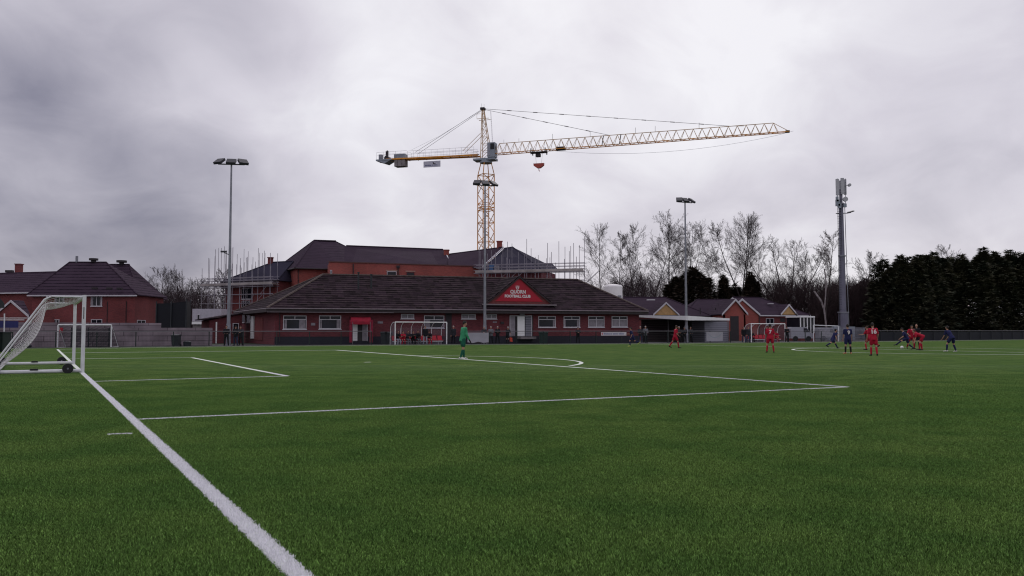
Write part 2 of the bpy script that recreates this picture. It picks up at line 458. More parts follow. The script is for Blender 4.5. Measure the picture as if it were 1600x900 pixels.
# ------------------------------------------------------------------ pitch geometry
A_ = GP(440, 880); B_ = GP(90, 546.3)
GDIR = (B_ - A_).normalized()                 # along the goal line, away from the camera
VDIR = V((GDIR.y, -GDIR.x, 0))                 # into the field
POST_N = GP(127.5, 583.2); POST_N = A_ + GDIR * (POST_N - A_).dot(GDIR)
POST_F = POST_N + GDIR * 7.45
GOALC = (POST_N + POST_F) / 2
SPOT = GOALC + VDIR * 11.0
CENT = GOALC + VDIR * 51.35
C1, C2, C3 = GP(214, 658), GP(1325, 606), GP(525, 547.3)
C4 = A_ + GDIR * (GP(97, 551.8) - A_).dot(GDIR)
g1, g2, g3 = GP(148.5, 597), GP(449, 588.5), GP(300, 559.3)
g4 = A_ + GDIR * (GP(112, 561) - A_).dot(GDIR)
TICK = (GP(168, 682), GP(207, 680.5))

def grass_color_nodes(nt, far=False, lines=True, blade=False, gain=1.0):
    N = nt.nodes.new; L = nt.links.new
    geo = N('ShaderNodeNewGeometry')
    pos = geo.outputs['Position']
    def nz(scale, detail, rough=0.5):
        n = N('ShaderNodeTexNoise'); n.inputs['Scale'].default_value = scale; n.inputs['Detail'].default_value = detail; n.inputs['Roughness'].default_value = rough
        L(pos, n.inputs['Vector']); return n.outputs['Fac']
    def mr(x, a, b, c, d):
        n = N('ShaderNodeMapRange'); L(x, n.inputs['Value'])
        for k, vv in zip(('From Min', 'From Max', 'To Min', 'To Max'), (a, b, c, d)): n.inputs[k].default_value = vv
        return n.outputs['Result']
    def mth(op, a, b):
        n = N('ShaderNodeMath'); n.operation = op
        for i, x in enumerate((a, b)):
            if isinstance(x, (int, float)): n.inputs[i].default_value = x
            else: L(x, n.inputs[i])
        return n.outputs[0]
    def mixc(f, a, b, mode='MIX'):
        n = N('ShaderNodeMix'); n.data_type = 'RGBA'; n.blend_type = mode
        for k, x in (('Factor', f), ('A', a), ('B', b)):
            if isinstance(x, (int, float)): n.inputs[k].default_value = x
            elif isinstance(x, tuple): n.inputs[k].default_value = (*x, 1)
            else: L(x, n.inputs[k])
        return n.outputs['Result']
    big = nz(0.11, 3); mid = nz(0.9, 4); fine = nz(90 if blade else 22, 3, 0.7)
    c = mixc(mr(big, 0.38, 0.62, 0, 1), GR1, GR2)
    c = mixc(mr(mid, 0.40, 0.62, 0, 0.85), c, GR3)
    k = mr(fine, 0.28, 0.72, (0.5 if blade else 0.5) * gain, (1.5 if blade else 1.5) * gain)
    if blade: k = mth('MULTIPLY', k, mr(geo.outputs['Random Per Island'], 0, 1, 0.35, 1.9))
    cc = N('ShaderNodeVectorMath'); cc.operation = 'SCALE'; L(c, cc.inputs[0]); L(k, cc.inputs['Scale'])
    c = cc.outputs['Vector']
    masks = []
    if lines:
        jag = mr(nz(38, 3), 0.3, 0.7, -0.018, 0.018)
        for (a, b, wd) in ((A_ - GDIR * 8, B_, 0.135), (C1, C2, 0.12), (TICK[0], TICK[1], 0.09), (C2, C3, 0.15), (g1, g2, 0.15), (g2, g3, 0.18)):
            u = (b - a).normalized(); n_ = V((-u.y, u.x, 0))
            def dot(vec, base_):
                n = N('ShaderNodeVectorMath'); n.operation = 'DOT_PRODUCT'; L(pos, n.inputs[0]); n.inputs[1].default_value = vec
                return mth('SUBTRACT', n.outputs['Value'], base_.dot(vec))
            dd = mth('ADD', mth('ABSOLUTE', dot(n_, a), 0), jag)
            t = dot(u, a)
            m1 = mth('LESS_THAN', dd, wd / 2)
            m1 = mth('MULTIPLY', m1, mth('GREATER_THAN', t, 0.0))
            m1 = mth('MULTIPLY', m1, mth('LESS_THAN', t, (b - a).length))
            masks.append(m1)
        m_ = masks[0]
        for q in masks[1:]: m_ = mth('MAXIMUM', m_, q)
        c = mixc(m_, c, (0.78, 0.77, 0.82))
    return c

GR1 = (0.064, 0.114, 0.027); GR2 = (0.083, 0.130, 0.034); GR3 = (0.046, 0.092, 0.022)
m, nt, b = new_mat('turf'); c = grass_color_nodes(nt, lines=False); nt.links.new(c, b.inputs['Base Color'])
b.inputs['Roughness'].default_value = 1.0; b.inputs['Specular IOR Level'].default_value = 0.02
n_ = nt.nodes.new('ShaderNodeTexNoise'); n_.inputs['Scale'].default_value = 40; n_.inputs['Detail'].default_value = 4
g_ = nt.nodes.new('ShaderNodeNewGeometry'); nt.links.new(g_.outputs['Position'], n_.inputs['Vector'])
bp = nt.nodes.new('ShaderNodeBump'); bp.inputs['Strength'].default_value = 0.6; bp.inputs['Distance'].default_value = 0.03
nt.links.new(n_.outputs['Fac'], bp.inputs['Height']); nt.links.new(bp.outputs['Normal'], b.inputs['Normal'])
M_turf = m
m, nt, b = new_mat('turf_blade'); c = grass_color_nodes(nt, lines=True, blade=True, gain=1.6); nt.links.new(c, b.inputs['Base Color'])
b.inputs['Roughness'].default_value = 0.7; b.inputs['Specular IOR Level'].default_value = 0.08
M_blade = m
M_line = mat('line_white', (0.62, 0.66, 0.60), 0.9, var=0.12, scale=8)
M_earth = mat('rough_ground', (0.035, 0.04, 0.025), 0.95, var=0.4, scale=0.3)
M_tarmac = mat('tarmac', (0.045, 0.042, 0.05), 0.9, var=0.2, scale=1.5)

# ground sheets
mb = MB(); S = 2500
mb.quad((-S, -200, 0), (S, -200, 0), (S, S, 0), (-S, S, 0))
o = mb.build('ground', M_earth); tag(o, kind='structure')
fpx = [-400, -200, 0, 100, 200, 300, 400, 500, 600, 700, 800, 900, 1000, 1125, 1250, 1375, 1500, 1600, 1750, 1900]
FEN = [G(p, fence_Y(p)) for p in fpx]
def offs(pts, d, z):
    r = []
    for i, p in enumerate(pts):
        a = pts[max(0, i - 1)]; b = pts[min(len(pts) - 1, i + 1)]
        u = (b - a).normalized(); r.append(V((p.x + u.y * d, p.y - u.x * d, z)))
    return r
turf_edge = offs(FEN, 0.55, 0.012)
mb = MB()
pts = [V((-95, -12, 0.012)), V((150, -12, 0.012)), V((170, 100, 0.012))] + turf_edge[::-1]
mb.add(pts, [tuple(range(len(pts)))])
o = mb.build('pitch', M_turf); tag(o, kind='structure')
path_in = offs(FEN, 0.55, 0.004); path_out = offs(FEN, -9.0, 0.004)
mb = MB()
for i in range(len(FEN) - 1): mb.quad(path_in[i], path_in[i + 1], path_out[i + 1], path_out[i])
o = mb.build('path', M_tarmac); tag(o, kind='structure')
M_kerb = mat('kerb_concrete', (0.16, 0.17, 0.15), 0.9, var=0.2)
mb = MB(); k0 = offs(FEN, 0.62, 0.0); k1 = offs(FEN, 0.50, 0.0)
for i in range(len(FEN) - 1):
    mb.add([k0[i], k0[i + 1], k1[i + 1], k1[i]] + [q + V((0, 0, .06)) for q in (k0[i], k0[i + 1], k1[i + 1], k1[i])], [(4, 5, 6, 7), (0, 1, 5, 4), (2, 3, 7, 6)])
o = mb.build('kerb', M_kerb); tag(o, kind='structure')

mb = MB(); LZ = 0.016
def strip(a, b, wd, w2=None):
    a = V(a); b = V(b); u = (b - a).normalized(); n = V((-u.y, u.x, 0)); w2 = w2 or wd
    mb.quad(*[V((q.x, q.y, LZ)) for q in (a - n * wd / 2, b - n * w2 / 2, b + n * w2 / 2, a + n * wd / 2)])
def polyl(pts, wd):
    n = len(pts); Lp = []; Rp = []
    for i, p in enumerate(pts):
        a = pts[max(0, i - 1)]; b = pts[min(n - 1, i + 1)]
        u = (b - a).normalized(); m_ = V((-u.y, u.x, 0)) * wd / 2
        Lp.append(V((p.x, p.y, LZ)) + m_); Rp.append(V((p.x, p.y, LZ)) - m_)
    for i in range(n - 1): mb.quad(Rp[i], Rp[i + 1], Lp[i + 1], Lp[i])
strip(A_ - GDIR * 8, B_, 0.12, 0.14); LZ = 0.0163
strip(C1, C2, 0.12, 0.16); LZ = 0.0166; strip(C2, C3, 0.13, 0.3); LZ = 0.0169; strip(C3, C4, 0.3, 0.25)
strip(g1, g2, 0.13, 0.14); LZ = 0.0172; strip(g2, g3, 0.14, 0.18); LZ = 0.0175; strip(g3, g4, 0.18, 0.16)
strip(TICK[0], TICK[1], 0.09)
LZ = 0.0178
a0 = math.acos(5.5 / 9.15)
polyl([SPOT + VDIR * 9.15 * math.cos(t) + GDIR * 9.15 * math.sin(t) for t in [-a0 + 2 * a0 * i / 40 for i in range(41)]], 0.17)
strip(SPOT - GDIR * .12, SPOT + GDIR * .12, 0.3)
LZ = 0.0181
polyl([CENT + V((math.cos(t), math.sin(t), 0)) * 9.15 for t in [2 * math.pi * i / 90 for i in range(91)]], 0.2)
LZ = 0.0184
strip(CENT - GDIR * 34, CENT + GDIR * 30, 0.2)
LZ = 0.0187
TL = [B_] + [V((p.x, p.y, 0)) for p in offs([G(x_, fence_Y(x_)) for x_ in range(200, 1900, 100)], 2.6, 0)]
polyl(TL, 0.26)
o = mb.build('pitch_markings', M_line); tag(o, kind='structure')

# near turf pile as real blades: one patch of blades instanced over a grid by geometry nodes
rng = random.Random(3)
PS = 0.5
def blade_patch(nb):
    mb = MB()
    vs, fs = [], []
    for i in range(nb):
        x = rng.uniform(-PS / 2, PS / 2); y = rng.uniform(-PS / 2, PS / 2); a = rng.uniform(0, 6.283)
        h = rng.uniform(0.010, 0.025); wd = rng.uniform(0.0020, 0.0038); ln = rng.uniform(-.4, .4) * h * 1.6; l2 = rng.uniform(-.4, .4) * h * 1.6
        dx, dy = math.cos(a) * wd, math.sin(a) * wd
        k = len(vs)
        vs += [(x - dx, y - dy, 0.008), (x + dx, y + dy, 0.008), (x + dx * .8 + ln * .5, y + dy * .8 + l2 * .5, h * .6 + .008), (x + ln, y + l2, h + .008), (x - dx * .8 + ln * .5, y - dy * .8 + l2 * .5, h * .6 + .008)]
        fs += [(k, k + 1, k + 2, k + 4), (k + 4, k + 2, k + 3)]
    me = bpy.data.meshes.new('turf_blades'); me.from_pydata(vs, [], fs); me.materials.append(M_blade); me.update()
    return me
me = blade_patch(3900)
go = bpy.data.objects.new('turf_blades', me); COL.objects.link(go)
tag(go, 'short green artificial turf pile with white tufted lines in the foreground', 'turf', kind='stuff')
ng = bpy.data.node_groups.new('spread', 'GeometryNodeTree')
ng.interface.new_socket('Geometry', in_out='INPUT', socket_type='NodeSocketGeometry')
ng.interface.new_socket('Geometry', in_out='OUTPUT', socket_type='NodeSocketGeometry')
gi = ng.nodes.new('NodeGroupInput'); gout = ng.nodes.new('NodeGroupOutput')
X0, X1, Y0, Y1 = -24, 24, 3.2, 32.2
gr = ng.nodes.new('GeometryNodeMeshGrid')
nx = int((X1 - X0) / PS) + 1; ny = int((Y1 - Y0) / PS) + 1
gr.inputs['Size X'].default_value = X1 - X0; gr.inputs['Size Y'].default_value = Y1 - Y0
gr.inputs['Vertices X'].default_value = nx; gr.inputs['Vertices Y'].default_value = ny
tr = ng.nodes.new('GeometryNodeTransform'); tr.inputs['Translation'].default_value = ((X0 + X1) / 2, (Y0 + Y1) / 2, 0.012)
iop = ng.nodes.new('GeometryNodeInstanceOnPoints')
rv = ng.nodes.new('FunctionNodeRandomValue'); rv.data_type = 'INT'
rv.inputs[4].default_value = 0; rv.inputs[5].default_value = 3
ml = ng.nodes.new('ShaderNodeMath'); ml.operation = 'MULTIPLY'; ml.inputs[1].default_value = math.pi / 2
cx_ = ng.nodes.new('ShaderNodeCombineXYZ')
ng.links.new(gr.outputs['Mesh'], tr.inputs['Geometry']); ng.links.new(tr.outputs['Geometry'], iop.inputs['Points'])
ng.links.new(gi.outputs[0], iop.inputs['Instance'])
ng.links.new(rv.outputs[2], ml.inputs[0]); ng.links.new(ml.outputs[0], cx_.inputs[2]); ng.links.new(cx_.outputs[0], iop.inputs['Rotation'])
pn_ = ng.nodes.new('GeometryNodeInputPosition'); sp_ = ng.nodes.new('ShaderNodeSeparateXYZ'); ng.links.new(pn_.outputs[0], sp_.inputs[0])
mr_ = ng.nodes.new('ShaderNodeMapRange'); ng.links.new(sp_.outputs['Y'], mr_.inputs['Value'])
for k_, v_ in (('From Min', 8.0), ('From Max', 31.0), ('To Min', 1.0), ('To Max', 0.06)): mr_.inputs[k_].default_value = v_
cs_ = ng.nodes.new('ShaderNodeCombineXYZ'); cs_.inputs[0].default_value = 1; cs_.inputs[1].default_value = 1; ng.links.new(mr_.outputs['Result'], cs_.inputs[2]); ng.links.new(cs_.outputs[0], iop.inputs['Scale'])
ng.links.new(iop.outputs['Instances'], gout.inputs[0])
md = go.modifiers.new('spread', 'NODES'); md.node_group = ng
# ------------------------------------------------------------------ clubhouse
def shift(o, par):
    return o
def line3(mb, pts, r, n=5): return mb.path(pts, r, n)
def slab(pts, th):
    """roof plane polygon with thickness downwards"""
    mb = MB(); mb.prism(pts, (0, 0, -th)); return mb

YF = lambda px: 77.0 / (1 - 2.27e-4 * (px - 417))          # eave line depth by column
EL, ER = P(417, 481.5, YF(417)), P(1013, 486.3, YF(1013))
ez = (EL.z + ER.z) / 2; EL.z = ER.z = ez
EBL = P(365, 488, 93.0); EBL.z = ez
RL, RR = P(505, 428.3, 86.0), P(902, 438, 95.0); rz = (RL.z + RR.z) / 2; RL.z = RR.z = rz
fu = (ER - EL).normalized(); fn = V((fu.y, -fu.x, 0))       # fn towards the camera
EBR = ER - fn * 19.5 + fu * (-1.0)
ch = thing('clubhouse', 'long single storey red brick clubhouse with dark tiled hipped roof behind the dugout', 'clubhouse', G(700, 84))
# roof
th = 0.12
mb = MB().use(M_roofc)
mb.prism([EL, ER, RR, RL], (0, 0, -th))
mb.prism([EBL, EL, RL], (0, 0, -th)); mb.prism([ER, EBR, RR], (0, 0, -th)); mb.prism([EBR, EBL, RL, RR], (0, 0, -th))
roof = mb.build('roof', None, ch)
mb = MB().use(mat('ridge_tile', (0.075, 0.055, 0.052), 0.85, var=0.35, scale=3))
for a, b in ((RL, RR), (EL, RL), (EBL, RL), (ER, RR), (EBR, RR)):
    mb.tube(a + V((0, 0, .02)), b + V((0, 0, .02)), 0.12, n=6)
mb.build('ridge_tiles', None, roof)
IN = 0.75
WL, WR = EL - fn * IN + fu * IN, ER - fn * IN - fu * IN
WBL = EBL + (EL - EBL).normalized() * 0.8 + fu * 0.8
WBR = EBR + fn * 0.8 - fu * 0.8
fac = Fac(WL, WR); side = Fac(WBL, WL)
wz = ez - 0.14
LW = (WR - WL).length; LW = V((WR.x - WL.x, WR.y - WL.y, 0)).length
mb = MB().use(M_brick)
for a, b in ((WL, WR), (WR, WBR), (WBR, WBL), (WBL, WL)):
    a = V((a.x, a.y, 0)); b = V((b.x, b.y, 0))
    mb.quad(a + V((0, 0, .0)), b + V((0, 0, 0)), b + V((0, 0, wz)), a + V((0, 0, wz)))
mb.build('wall', None, ch)
mb = MB(); fac.urect(mb, 0, 0, LW, 0.78, 0.003, 0.03); mb.build('plinth', M_plinth, ch)
# soffit, fascia, gutter
mb = MB()
mb.prism([V((q.x, q.y, ez - .16)) for q in (EL, ER, EBR, EBL)], (0, 0, -0.03)); mb.build('soffit', M_fascia, ch)
mb = MB()
for a, b in ((EL, ER), (EBL, EL), (ER, EBR)):
    u = (b - a).normalized(); n = V((u.y, -u.x, 0))
    mb.frame_box(a + n * .004 - V((0, 0, .36)), (b - a), n * .03, V((0, 0, .33)))
mb.build('fascia', M_fascia, ch)
mb = MB(); mb.tube(EL + fn * .1 - V((0, 0, .02)), ER + fn * .1 - V((0, 0, .02)), 0.055, n=6)
mb.tube(EBL - V((0, 0, .02)), EL + fn * .1 - V((0, 0, .02)), 0.055, n=6)
mb.tube(EL + fn * .08 - V((0, 0, .36)), EL + fu * 12 + fn * .08 - V((0, 0, .36)), 0.03, n=6)
mb.build('gutter', M_gutter, ch)
for px in (437, 832):
    u, _ = fac.sz(px, 510); mb = MB(); mb.tube(fac.at(u, .3, .07), fac.at(u, wz - .1, .07), .04, n=6); mb.build('downpipe', M_fascia, ch)
# windows on the front
wi = lambda *a, **k: window(fac, *a, parent=ch, **k)
wi(442.5, 493, 479, 514.5, trans=.72, mull=((.5, 't'),), curtains=((.06, .16), (.68, .94)))
wi(498.5, 493, 533, 514, trans=.70, mull=((.5, 't'),), curtains=((.06, .13), (.8, .94)))
wi(626.5, 490.5, 647, 498, mull=(.5,), glass=M_curt)
wi(662.5, 493, 694, 512.5, trans=.66, mull=((.5, 't'),), curtains=((.06, .3),))
wi(721, 490.5, 743, 498.3, mull=(.5,), glass=M_curt)
wi(759.5, 491, 776, 498.3, mull=(.5,), glass=M_curt)
wi(841, 494, 868, 511.5, trans=.70, mull=((.5, 't'),), curtains=((.84, .96),))
wi(880.5, 494, 906, 511.5, trans=.70, mull=((.5, 't'),), curtains=((.04, .12), (.82, .96)))
wi(919, 494, 944, 511.3, trans=.68, mull=(.5,), curtains=((.05, .95),))
wi(955.5, 494, 980, 511.0, trans=.68, mull=(.5,), curtains=((.05, .95),))
# doors
def doorset(px0, px1, py0, py1, leafs, name='door', frame=True, darkk=None):
    u0, z1 = fac.sz(px0, py0); u1, z0 = fac.sz(px1, py1); z0 = max(0.12, z0)
    mb = MB(); fac.urect(mb, u0, z0, u1, z1, -.02, .035); d = mb.build(name, darkk or M_vent, ch)  # dark panel paints the shaded inside of the doorway, no hole is cut
    if frame:
        mb = MB()
        fac.urect(mb, u0 - .07, z0, u0, z1 + .07, .0, .09); fac.urect(mb, u1, z0, u1 + .07, z1 + .07, .0, .09); fac.urect(mb, u0, z1, u1, z1 + .07, .0, .09)
        mb.build('frame', M_upvc, d)
    for (a, b, m_) in leafs:
        mb = MB(); fac.urect(mb, u0 + (u1 - u0) * a, z0 + .02, u0 + (u1 - u0) * b, z1 - .02, .037, .075); lf = mb.build('door_leaf', m_, d)
        for k in range(2):
            mb = MB(); ua = u0 + (u1 - u0) * a; ub = u0 + (u1 - u0) * b; q = (z1 - z0) / 2
            fac.urect(mb, ua + .08, z0 + .1 + q * k, ub - .08, z0 + q * (k + 1) - .08, .077, .085); mb.build('panel', M_curt, lf)
    return d
doorset(547.5, 573, 502.5, 533, ((0, .43, M_white), (.72, 1.0, M_curt)))
doorset(797, 830, 494, 525.5, ((.0, .22, M_curt), (.34, .68, M_white), (.72, 1.0, M_stripe)))
doorset(696, 705.5, 489.5, 534, (), frame=False)
mb = MB(); u, z = fac.sz(815, 491.5); fac.urect(mb, u - .25, z - .1, u + .25, z + .12, .06, .3); mb.build('wall_light', M_curt, ch)
mb = MB(); fac.rect(mb, 808, 526, 832, 529.5, .06, 1.2); mb.build('step', M_conc, ch)
# small number plates and signs by the doors
for (a, b, c_, d) in ((486, 504.5, 492.5, 508.5), (590, 502, 598, 505.5), (770, 502.3, 776, 504.3)):
    mb = MB(); fac.rect(mb, a, b, c_, d, .02, .05); mb.build('wall_plate', M_curt, ch)
mb = MB(); fac.rect(mb, 782, 502.5, 787, 506, .02, .12); mb.build('hanging_basket', M_vent, ch)
# left side wall
window(side, 377.5, 492, 383.3, 504, parent=ch, mull=(), curtains=()) ; window(side, 385.3, 492, 391.3, 504, parent=ch)
mb = MB(); side.rect(mb, 394, 494, 398, 529, .02, .16); mb.build('white_pipe_casing', M_white, ch)
mb = MB(); side.rect(mb, 399, 496, 411.5, 531, .02, .06); mb.build('side_door', M_brick3, ch)
# roof pipes
for px, py0, py1, Y in ((560, 427, 446, 85.0), (580, 430, 445, 85.5)):
    a = P(px, py1, Y - 2.2); b = V((a.x, a.y, P(px, py0, a.y).z)); mb = MB(); mb.tube(a - V((0, 0, .4)), b, .09, n=8); mb.tube(b, b + V((0, 0, .12)), .14, n=8); mb.build('soil_pipe', M_dark, roof)
# entrance gable
Yg = YF(811) + 0.9
GA, GB_, GT = P(757, 474.5, YF(757) + .85), P(864, 475.5, YF(864) + .9), P(812, 431.5, Yg)
gz = (GA.z + GB_.z) / 2; GA.z = GB_.z = gz
GT = (GA + GB_) / 2 + V((0, 0, GT.z - gz))
gf = Fac(GA, GB_)
gab = MB().use(M_brick3)
gab.prism([GA + gf.u * .12, GB_ - gf.u * .12, GT - V((0, 0, .1))], gf.n * -.12)
gab.build('gable_wall', None, ch)
bk = -gf.n * 7.2
mb = MB().use(M_roofc)
ov = gf.n * .2
mb.prism([GA + ov - gf.u * .25 - V((0, 0, .15)), GT + ov + V((0, 0, .06)), GT + bk + V((0, 0, .06)), GA + bk * .15 - gf.u * .25 - V((0, 0, .15))], (0, 0, -.09))
mb.prism([GB_ + ov + gf.u * .25 - V((0, 0, .15)), GB_ + bk * .15 + gf.u * .25 - V((0, 0, .15)), GT + bk + V((0, 0, .06)), GT + ov + V((0, 0, .06))], (0, 0, -.09))
gr_ = mb.build('gable_roof', None, ch)
mb = MB()
for a in (GA - gf.u * .25, GB_ + gf.u * .25):
    mb.prism([a + ov + gf.n * .003 - V((0, 0, .26)), a + ov + gf.n * .003 - V((0, 0, .40)), GT + ov + gf.n * .003 - V((0, 0, .22)), GT + ov + gf.n * .003 - V((0, 0, .05))], gf.n * .03)
mb.build('bargeboard', M_fascia, gr_)
mb = MB(); mb.frame_box(GA - gf.u * .3 + gf.n * .22 - V((0, 0, .16)), gf.u * ((GB_ - GA).length + .6), gf.n * .14, V((0, 0, .14))); mb.build('gutter', M_gutter, gr_)
# the club's sign
sg = thing('club_sign', 'red triangular sign with white crest and lettering in the clubhouse gable', 'sign', GT - V((0, 0, 1.6)) + gf.n * .02)
k = .74
mb = MB().use(M_signred); c0 = (GA + GB_) / 2
W_ = (GB_ - GA).length / 2; H_ = GT.z - gz
z0 = .26; pts = [c0 - gf.u * (W_ * .70) + V((0, 0, z0)), c0 + gf.u * (W_ * .70) + V((0, 0, z0)), c0 + V((0, 0, H_ * .93))]
mb.prism([p + gf.n * .004 for p in pts], gf.n * .05)
mb.build('panel', None, sg)
M_let = mat('sign_white', (0.62, 0.55, 0.58), 0.5, var=0)
def onsign(body, px, py, hh, nm='lettering', sx=1.0):
    q = gf.pt(px, py, .06); textmesh(body, hh, q, gf.u, (0, 0, 1), gf.n, M_let, .02, name=nm, parent=sg, bold=.022, sx=sx)
onsign('QUORN', 809.5, 456.2, .50, sx=.92); onsign('FOOTBALL CLUB', 808.8, 463.0, .39, sx=.95)
q = gf.pt(808.5, 449.3, .06); s_ = .2
mb = MB().use(M_let)
sh = [(-1, 1), (-.35, .82), (0, 1.05), (.35, .82), (1, 1), (.95, -.1), (.6, -.8), (0, -1.2), (-.6, -.8), (-.95, -.1)]
mb.prism([q + gf.u * (x * s_ * .95) + V((0, 0, z * s_)) for x, z in sh], gf.n * .02)
crest = mb.build('crest', None, sg)
mb = MB().use(M_signred)
for (x0, z0_, x1, z1_) in ((-.62, .62, -.1, .2), (.1, .62, .62, .2), (-.5, -.02, .5, -.12), (-.4, -.4, .4, -.5), (-.12, .1, .12, -.9)):
    mb.frame_box(q + gf.u * (x0 * s_) + V((0, 0, z1_ * s_)) + gf.n * .021, gf.u * ((x1 - x0) * s_), gf.n * .008, V((0, 0, (z0_ - z1_) * s_)))
mb.build('crest_mark', None, crest)
# red door canopy
aw = thing('door_awning', 'red arched fabric awning with side curtains over the left clubhouse door', 'awning', fac.pt(561, 534, .5))
u0, zt = fac.sz(544.5, 494.8); u1, _ = fac.sz(580, 494.8); zb = fac.sz(562, 503)[1]
pr = []
for i in range(9):
    t = math.pi / 2 * i / 8; pr.append((1.0 * math.sin(t), zb + (zt - zb) * math.cos(t)))
mb = MB().use(mat('awning_red', (0.24, 0.010, 0.028), 0.8, var=.25, scale=4))
for (o0, za), (o1, zb2) in zip(pr, pr[1:]):
    mb.quad(fac.at(u0 + .15, za, o0 + .05), fac.at(u0 + .15, zb2, o1 + .05), fac.at(u1 - .15, zb2, o1 + .05), fac.at(u1 - .15, za, o0 + .05))
for uu in (u0 + .15, u1 - .15):
    mb.add([fac.at(uu, zb, .05)] + [fac.at(uu, z, o + .05) for o, z in pr], [tuple(range(len(pr) + 1))])
fac.urect(mb, u0 + .15, zb - .25, u1 - .15, zb, 1.04, 1.06)
mb.build('canopy', None, aw)
for uu in (u0, u1 - .28):
    mb = MB(); fac.urect(mb, uu, .2, uu + .32, zb + .2, .9, 1.0); mb.build('side_curtain', mat('red_curtain', (0.19, 0.014, 0.035), 0.8, var=.3, scale=6), aw)
    mb = MB(); mb.tube(fac.at(uu + (.05 if uu > u0 else .3), 0, 1.05), fac.at(uu + (.05 if uu > u0 else .3), zb, 1.05), .025, n=6); mb.build('post', M_rail, aw)

# ------------------------------------------------------------------ the low annexe left of the clubhouse
def gable_box(name, label, cat, fpts, z_eave, wallm, roofm=None, group=None): pass
an = thing('brick_annexe', 'low brick annexe with lean-to roof and white downpipe left of the clubhouse', 'annexe', G(340, 88))
af = Fac(G(327, 86), G(378, 88)); aB = -af.n * 3
LA = (af.B - af.A).length
z1 = P(327, 500.5, 86).z; z2 = P(365, 491, 88).z
A0, B0 = af.A, af.B
mb = MB().use(M_brick)
mb.add([A0, B0, B0 + V((0, 0, z2)), A0 + V((0, 0, z1)), A0 + aB, B0 + aB, B0 + aB + V((0, 0, z2)), A0 + aB + V((0, 0, z1))], [(0, 1, 2, 3), (4, 7, 6, 5), (0, 3, 7, 4), (1, 5, 6, 2)])
mb.build('wall', None, an)
mb = MB().use(M_roofc); e = af.n * .3 - af.u * .7
mb.prism([A0 + V((0, 0, z1)) + e, B0 + V((0, 0, z2 + .05)) + af.n * .3, B0 + aB + V((0, 0, z2 + .05)), A0 + aB + V((0, 0, z1)) - af.u * .7], (0, 0, .1)); mb.build('roof', None, an)
mb = MB(); af.rect(mb, 336.8, 503, 338.8, 541, .02, .14); mb.build('white_post', M_white, an)
window(af, 363.5, 505, 373, 520, parent=an, mull=(), curtains=())

# ------------------------------------------------------------------ house builder
def hip_house(name, label, Apx, Ayd, Bpx, Byd, depth, eave_py, ridge_h, hipl, hipr, wallm, roofm, over=.4, eave_col=None, cat='house', group=None, gl=False, gr=False):
    """rectangular house: front wall from column Apx to Bpx; hipl / hipr are the hip set-backs (0 = gable)"""
    A = G(Apx, Ayd); B = G(Bpx, Byd); f = Fac(A, B)
    ze = P(Apx, eave_py, Ayd).z
    t = thing(name, label, cat, (A + B) / 2, group=group)
    Lh = (B - A).length; bk = -f.n * depth
    mb = MB().use(wallm)
    for a, b in ((A, B), (B, B + bk), (B + bk, A + bk), (A + bk, A)):
        mb.quad(a, b, b + V((0, 0, ze)), a + V((0, 0, ze)))
    Rm0 = f.at(hipl, ze + ridge_h) + bk / 2; Rm1 = f.at(Lh - hipr, ze + ridge_h) + bk / 2
    if hipl == 0: mb.add([A + V((0, 0, ze)), A + bk + V((0, 0, ze)), Rm0], [(0, 1, 2)])
    if hipr == 0: mb.add([B + V((0, 0, ze)), B + bk + V((0, 0, ze)), Rm1], [(0, 1, 2)])
    t['_w'] = 0; del t['_w']
    mb.build('wall', None, t)
    s = ridge_h / (depth / 2); o = over
    ea = f.at(-o, ze - s * o * 0, o); 
    def E(u, back, z): return f.at(u, z) + (bk + f.n * -o if back else f.n * o)
    zl = ze - o * s * .6
    ol = o if hipl else .15; orr = o if hipr else .15
    FL, FR, BL, BR = E(-ol, 0, zl), E(Lh + orr, 0, zl), E(-ol, 1, zl), E(Lh + orr, 1, zl)
    R0 = Rm0 - (f.u * ol if hipl == 0 else V((0, 0, 0))); R1 = Rm1 + (f.u * orr if hipr == 0 else V((0, 0, 0)))
    mb = MB().use(roofm)
    mb.prism([FL, FR, R1, R0], (0, 0, .1)); mb.prism([BR, BL, R0, R1], (0, 0, .1))
    if hipl: mb.prism([BL, FL, R0], (0, 0, .1))
    if hipr: mb.prism([FR, BR, R1], (0, 0, .1))
    rf = mb.build('roof', None, t)
    mb = MB().use(roofm)
    up = V((0, 0, .12))
    mb.tube(R0 + up, R1 + up, .1, n=6)
    if hipl: mb.tube(FL + up, R0 + up, .09, n=6)
    if hipr: mb.tube(FR + up, R1 + up, .09, n=6)
    mb.build('ridge_tiles', None, rf)
    mb = MB(); mb.frame_box(FL + f.n * .003 + V((0, 0, -.12)), FR - FL, f.n * .08, V((0, 0, .16))); 
    if hipr == 0:
        pass
    mb.build('gutter', eave_col or M_upvc, rf)
    if hipl == 0 or hipr == 0:
        mb = MB()
        for hh, a, b, c_ in ((hipl, FL, R0, BL), (hipr, FR, R1, BR)):
            if hh == 0:
                for p, q_ in ((a, b), (c_, b)):
                    d = f.u * (.04 if a is FR else -.04)
                    mb.prism([p - V((0, 0, .12)), q_ - V((0, 0, .12)), q_ + V((0, 0, .1)), p + V((0, 0, .1))], d)
        mb.build('bargeboard', M_upvc, rf)
    return t, f, ze, rf, Lh, (R0, R1)

